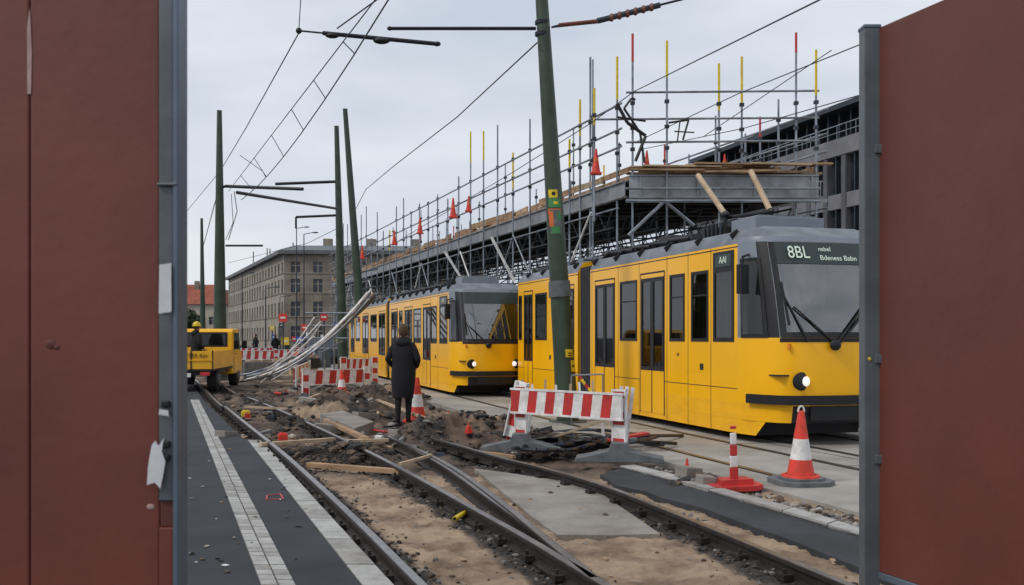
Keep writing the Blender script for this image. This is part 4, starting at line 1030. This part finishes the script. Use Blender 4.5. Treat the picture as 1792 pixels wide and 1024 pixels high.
arm((395,326),(530,331),37,.06,Y2=35); arm((415,337),(588,365),35,.06,Y2=47); arm((482,322),(588,318),47,.07); arm((518,380),(588,377),48,.06); arm((395,430),(460,430),58,.06); arm((395,326),(383,330),37,.05); arm((518,380),(518,400),48,.05)
for z in (40,60): 
    q=P(949,z,18); oa.tube(q-Vector((0,0,.03)),q+Vector((0,0,.03)),.135,'wire',n=12)
oa.done('catenary_cross_arms',smooth=True)
wr=MB()
def wire(pts,r=.011,sag=0):
    q=[]
    for (a,b) in zip(pts[:-1],pts[1:]):
        A=P(*a);B=P(*b); n=8
        for i in range(n):
            t=i/n; q.append(A.lerp(B,t)-Vector((0,0,sag*4*t*(1-t))))
    q.append(P(*pts[-1])); wr.path(q,r,'wire',n=5)
wire([(692,-20,12.8),(422,350,33.5)],.012,.35); wire([(672,-20,12.8),(400,335,33.5)],.010,.0)
for t in (.12,.24,.36,.5,.66,.82):
    A=P(692,-20,12.8).lerp(P(422,350,33.5),t)-Vector((0,0,.35*4*t*(1-t))); B=P(672,-20,12.8).lerp(P(400,335,33.5),t); wr.tube(A,B,.009,'wire',n=5)
wire([(527,-10,16),(523,54,16)],.008); wire([(680,-15,15),(590,50,16)],.012); wire([(523,58,16),(430,225,24),(385,300,33),(325,372,44)],.011)
wire([(940,75,17.8),(800,205,24),(690,290,33),(640,332,40),(618,375,45)],.014)
wire([(1450,-8,14),(1110,160,27.6),(1035,215,29.5),(900,300,36),(700,420,55)],.014); wire([(1510,76,18),(1290,165,24),(1110,250,30)],.012,.0); wire([(1455,88,24),(1230,240,30)],.012)
wire([(1510,165,19),(1300,225,26),(1120,262,33)],.012)
wire([(410,335,36),(415,370,36),(400,420,36.5)],.015); wire([(405,340,36),(408,390,36),(395,420,36.5)],.012); wire([(420,272,30),(460,300,30),(465,310,30)],.01); wire([(590,400,46),(540,425,60),(400,460,80)],.015); wire([(383,330,37),(356,430,62)],.02)
wr.done('overhead_wires')
# ---------------------------------------------------------------- buildings
def facade(m,o,d,length,zs,ncol,ww,wall,glass='bglass',th=.35,sill=None):
    o=Vector(o);d=Vector(d).normalized(); nrm=Vector((d.y,-d.x,0)); cw=length/ncol; a=math.atan2(d.y,d.x)
    def bx(t0,t1,z0,z1,dep,k,inn=0.0):
        c=o+d*((t0+t1)/2)-nrm*(dep/2+inn)+Vector((0,0,(z0+z1)/2)); m.box(c,(t1-t0,dep,z1-z0),k,a)
    H_=zs[0][2]
    for i in range(ncol+1):
        t=i*cw; t0=max(0,t-(cw-ww)/2); t1=min(length,t+(cw-ww)/2); bx(t0,t1,0,H_,th,wall)
    prev=0
    for z0,z1,_ in zs:
        bx(0,length,prev,z0,th-.02,wall,.012); prev=z1
        if sill: bx(0,length,z0-.12,z0-.02,.1,sill,-.08)
    bx(0,length,prev,H_,th-.02,wall,.012)
    bx(.1,length-.1,.1,H_-.1,.05,glass,th-.08)
    for z0,z1,_ in zs:
        for i in range(ncol):
            t=(i+.5)*cw; bx(t-.05,t+.05,z0,z1,.04,'plaster',th-.14)
            bx(t-ww/2,t+ww/2,(z0+z1)/2+.2,(z0+z1)/2+.28,.04,'plaster',th-.143)
bd=empty('stone_building'); m=MB()
BY=130; bx0=(497-CX)/F*BY; dl=Vector((-.407,1,0)).normalized(); Hb=12.9
zs=[(1.2,3.0,Hb),(4.3,6.2,Hb),(7.4,9.2,Hb),(10.0,11.4,Hb)]
far=Vector((bx0,BY,0))+dl*64
facade(m,far,-dl,64,zs,22,1.3,'brick2',sill='brick')
facade(m,(bx0+.05,BY,0),(1,.06,0),26,zs,9,1.2,'brick',sill='brick2')
m.done('walls',parent=bd)
m=MB(); R2=Vector((bx0,BY,0))+Vector((1,.06,0)).normalized()*26; R3=R2+dl*64; cen=(far+R2+R3+Vector((bx0,BY,0)))/4
ring0=[Vector((bx0-.6,BY-.6,Hb)),R2+Vector((.5,-.6,Hb)),R3+Vector((.5,.5,Hb)),far+Vector((-.8,.5,Hb))]; ring1=[p.lerp(Vector((cen.x,cen.y,Hb)),.25)+Vector((0,0,1.3)) for p in ring0]; ringb=[p-Vector((0,0,.5)) for p in ring0]
m.add(ring0+ring1,[(0,1,5,4),(1,2,6,5),(2,3,7,6),(3,0,4,7),(4,5,6,7)],'roofd'); m.add(ringb+ring0,[(0,1,5,4),(3,0,4,7),(1,2,6,5),(0,3,2,1)],'roofd')
for i in range(7):
    p=ring1[0].lerp(ring1[1],random.random()).lerp(ring1[3],random.random()); m.tube(p,p+Vector((0,0,random.uniform(1,3))),.09,'darkmetal'); 
for i in range(3):
    p=ring1[0].lerp(ring1[1],.2+.3*i); m.box(p+Vector((0,3,.5)),(1.2,1.0,1.4),'brick')
m.done('roof',parent=bd)
for i,(px,w_,Y,hh) in enumerate([(318,16,210,8.5),(352,9,225,7.5),(375,10,240,8)]):
    hs=empty('red_roof_house'); m=MB(); X=(px-CX)/F*Y
    facade(m,(X-w_/2,Y,0),(1,0,0),w_,[(1,2.6,hh),(4.2,5.8,hh)],5,1.3,'plaster'); m.ax(X-w_/2,X+w_/2,Y+.5,Y+10,0,hh,'plaster'); m.done('walls',parent=hs)
    m=MB(); m.add([(X-w_/2-.5,Y-.5,hh),(X+w_/2+.5,Y-.5,hh),(X+w_/2+.5,Y+10.5,hh),(X-w_/2-.5,Y+10.5,hh),(X-w_/2+1,Y+5,hh+4.4),(X+w_/2-1,Y+5,hh+4.4)],[(0,1,5,4),(1,2,5),(2,3,4,5),(3,0,4)],'tile')
    m.box((X+2,Y+4,hh+4),(.9,.9,2.2),'brick'); m.done('roof',parent=hs)
ob=empty('office_building'); m=MB()
d=Vector((-.281,.96,0)); nrm=Vector((-d.y,d.x,0)); o=Vector((26,75,0))-d*18
LB=45; Ht=19.6
a_=math.atan2(d.y,d.x)
def bx(t0,t1,z0,z1,dep,k,out=0.0):
    c=o+d*((t0+t1)/2)+nrm*(out-dep/2)+Vector((0,0,(z0+z1)/2)); m.box(c,(t1-t0,dep,z1-z0),k,a_)
bx(0,LB,0,17.0,14,'conc2',-.5)
bx(.5,LB-.5,17.0,Ht-.5,12,'bglass',-1.4)
for t in np.arange(0,LB-1.0,1.5): bx(t+.2,t+.38,17.0,Ht-.4,.8,'darkmetal',-.7)
bx(-.3,LB+.3,Ht-.4,Ht,14,'darkmetal',.3)
bx(0,LB,15.6,16.9,.6,'conc3',.25); 
for t in np.arange(0,LB,1.2): bx(t,t+.06,16.9,18.0,.06,'tube',.1)
bx(0,LB,17.95,18.02,.06,'tube',.12); bx(0,LB,17.4,17.45,.04,'tube',.11)
zz=1.0
while zz<15:
    bx(.2,LB-.2,zz+.9,zz+3.1,.15,'bglass',-.35); bx(0,LB,zz-.3,zz+.85,.5,'conc3' if zz>11 else 'conc2',.1); zz+=3.6
for t in np.arange(0,LB,2.4): bx(t,t+.55,0,15.6,.6,'conc2',.18); bx(t+1.4,t+1.52,0,15.6,.4,'darkmetal',.04)
m.done('walls',parent=ob)
m=MB()
for k in range(9):
    an=k/8*math.pi/2; p0=o+d*LB; q=p0+d*(4.0*math.sin(an))+Vector((-nrm.x,-nrm.y,0))*(4.0*(1-math.cos(an)))
    m.tube((q.x,q.y,0),(q.x,q.y,Ht-1),.12,'darkmetal'); 
    if k:
        for z in np.arange(1.5,Ht,1.3): m.tube((pq.x,pq.y,z),(q.x,q.y,z),.1,'darkmetal',n=5)
    pq=q
m.done('stair_end',parent=ob)
# ---------------------------------------------------------------- vehicles
tk=empty('flatbed_truck',loc=(-8.28,27.6,0),rot=(0,0,math.atan2(1,-.12)))
m=MB()
m.ax(.1,5.2,.15,1.6,.50,.62,'black')
m.ax(0,3.4,0,1.75,.62,.68,'blackm')
m.ax(0,.05,0,1.75,.68,1.18,'vanyellow'); m.ax(.051,3.4,0,.05,.68,1.18,'vanyellow'); m.ax(.051,3.4,1.70,1.75,.68,1.18,'vanyellow'); m.ax(3.35,3.4,.051,1.699,.68,1.25,'vanyellow')
for y in(.0,.58,1.16,1.72): m.ax(-.02,.0,y,y+.035,.66,1.20,'black')
m.ax(-.03,0,0,1.75,.915,.93,'yellowlow')
for y in(.1,1.4): m.ax(-.04,.02,y,y+.25,.50,.60,'red')
m.ax(-.03,.02,.6,1.12,.46,.57,'white')
m.done('load_bed',parent=tk,bevel=.006)
m=MB()
prof=[(3.50,.42),(5.35,.42),(5.4,.75),(5.35,1.08),(5.1,1.18),(4.80,1.76),(4.65,1.83),(3.60,1.83),(3.50,1.74)]
n=len(prof); vs=[(x,y,z) for y in(.02,1.70) for x,z in prof]
m.add(vs,[tuple(range(n)),tuple(range(2*n-1,n-1,-1))]+[(i,n+i,n+(i+1)%n,(i+1)%n) for i in range(n)],'vanyellow')
m.done('cab',parent=tk,bevel=.04,fixn=True)
m=MB()
for y in(.008,1.712):
    m.add([(3.72,y,1.18),(4.93,y,1.18),(4.70,y,1.70),(3.72,y,1.70)],[(0,1,2,3)],'glass')
    m.ax(4.0,4.2,y-.006,y+.006,1.03,1.06,'black'); m.ax(3.68,3.69,y-.004,y+.004,.5,1.75,'black')
m.ax(3.485,3.498,.18,1.54,1.27,1.72,'black'); m.ax(3.478,3.484,.24,1.48,1.32,1.67,'glass'); m.add([(5.12,.12,1.20),(5.12,1.60,1.20),(4.85,1.56,1.70),(4.85,.16,1.70)],[(0,1,2,3)],'glass')
m.ax(4.95,5.03,-.2,-.05,1.2,1.45,'black'); m.tube((4.98,0,1.3),(4.98,-.1,1.3),.015,'black')
for x in(1.0,4.65):
    for y in(.16,1.56):
        m.tube((x,y-.12,.34),(x,y+.12,.34),.34,'tyre',n=22); m.tube((x,y-.17,.34),(x,y+.17,.34),.17,'rubber',n=14)
m.done('wheels_and_glass',parent=tk)
text('W MIETER Bös','side_lettering',tk,tmat((-.034,.62,1.05),(0,-1,0),(0,0,1)),.15,'black')
cr_=empty('parked_car',loc=((566-CX)/F*60,60,0),rot=(0,0,math.radians(-80)))
m=MB(); prof=[(0,.35),(0,.72),(.1,.86),(1.1,.95),(1.7,1.42),(3.0,1.46),(3.8,1.0),(4.2,.9),(4.25,.4)]
n=len(prof); vs=[(x,y*(1 if z<1.1 else .84),z) for y in(-.85,.85) for x,z in prof]
m.add(vs,[tuple(range(n)),tuple(range(2*n-1,n-1,-1))]+[(i,n+i,n+(i+1)%n,(i+1)%n) for i in range(n)],'carpaint')
m.done('body',parent=cr_,bevel=.05,fixn=True)
m=MB(); m.add([(1.12,-.68,1.0),(1.12,.68,1.0),(1.62,.6,1.39),(1.62,-.6,1.39)],[(0,1,2,3)],'glass')
for y in(-.62,.62): m.ell((.0,y,.70),(.05,.15,.08),'lamp'); 
m.ax(-.02,.0,-.26,.26,.45,.55,'white'); m.ax(-.02,.0,-.4,.4,.58,.68,'black')
for x in(.85,3.4):
    for y in(-.75,.75): m.tube((x,y-.1,.32),(x,y+.1,.32),.32,'tyre',n=18)
m.done('trim',parent=cr_)
# ---------------------------------------------------------------- pile of white poles
m=MB()
for i in range(13):
    x0=random.uniform(405,440); y0=random.uniform(662,676); x1=655+random.uniform(-12,6); y1=508+random.uniform(-2,16)
    if i>6: x1=random.uniform(540,620); y1=random.uniform(555,600); x0=random.uniform(420,500)
    A=G(x0,y0); A.z=random.uniform(.03,.2); Y1=A.y+random.uniform(-1,2.5) if i<7 else A.y+random.uniform(-2,4); B=P(x1,y1,min(Y1,33))
    q=[]
    for j in range(9):
        t=j/8; q.append(A.lerp(B,t)-Vector((0,0,(.55 if i<7 else .15)*4*t*(1-t)*random.uniform(.95,1.05))))
    m.path(q,.035 if i<7 else .025,random.choice(['white','white','tube','wood2']))
m.done('stack_of_poles',smooth=True)
m=MB()
def lampp(px,py,Y,name='street_lamp'):
    mm=MB(); p=P(px,py,Y); mm.tube((p.x,p.y,0),p,.07,'darkmetal',.04); mm.tube(p,p+Vector((.8,0,.15)),.03,'darkmetal'); mm.ell(p+Vector((.9,0,.13)),(.28,.1,.06),'darkmetal'); mm.done(name)
for px,py,Y in[(424,480,95),(465,505,80),(490,520,100),(532,410,80),(519,400,90)]: lampp(px,py,Y)
for i in range(16):
    Y=random.uniform(55,110); px=random.uniform(412,600); h=random.uniform(1.2,3.2); X=(px-CX)/F*Y; mm=MB()
    k=random.choice(['stick_y','blue','red','white','darkmetal','orange'])
    mm.tube((X,Y,0),(X,Y,h),.045,'darkmetal'); 
    mm.box((X,Y-.06,h-.2),(.45,.04,.45),k); mm.box((X,Y-.085,h-.2),(.3,.01,.1),'white'); mm.done('traffic_sign')
for i in range(40):
    Y=random.uniform(38,80); px=random.uniform(405,600); X=(px-CX)/F*Y; m.box((X,Y,random.uniform(.1,.6)),(random.uniform(.3,1.6),.4,random.uniform(.2,1.0)),random.choice(['tubedark','tubedark','rubber','wood2','orange','rock1','blackm','rock2']),random.random())
m.done('construction_materials',bevel=.02)
mm=MB()
for s in np.arange(0,30,1.0):
    X=-13-.36*s;Y=42+s; mm.tube((X,Y,0),(X,Y,1.1),.025,'tube'); 
mm.tube((-13,42,1.1),(-23.8,72,1.1),.025,'tube'); mm.tube((-13,42,.6),(-23.8,72,.6),.02,'tube'); mm.done('site_fence')
def trees():
    mm=MB(); M['leaf']=mat('foliage',(.05,.065,.035),.9,0,.5,3); M['bark']=mat('bark',(.06,.045,.035),.9)
    for i in range(9):
        X=random.uniform(-95,-52); Y=random.uniform(170,230); h=random.uniform(5,8)
        mm.tube((X,Y,0),(X,Y,h*.6),.25,'bark',.1)
        for _ in range(260):
            v=Vector((random.gauss(0,1),random.gauss(0,1),random.gauss(0,1))); v.normalize(); r=random.random()**.4*h*.4; c=Vector((X,Y,h*.7))+Vector((v.x*r,v.y*r,v.z*r*.8)); u=Vector((random.gauss(0,1),random.gauss(0,1),random.gauss(0,1))).normalized()*.45; w2=u.cross(v).normalized()*.4
            mm.add([c-u,c+w2,c+u,c-w2],[(0,1,2,3)],'leaf')
    mm.done('distant_trees')
trees()
g=G(706,746); person('person',(g.x,g.y,.0),-.12,1.0)
person('construction_worker',(-9.28,29.3,.68),-.9,1.0,sit=True,helmet=True)
m=MB(); m.ax(-9.55,-9.0,29.05,29.5,.68,1.02,'wood'); m.ax(-9.57,-8.98,29.03,29.52,.98,1.0,'wood2'); m.done('crate')
person('pedestrian',((447-CX)/F*70,70,0),2.5,1.0); person('pedestrian',((482-CX)/F*64,64,0),.5,.98)
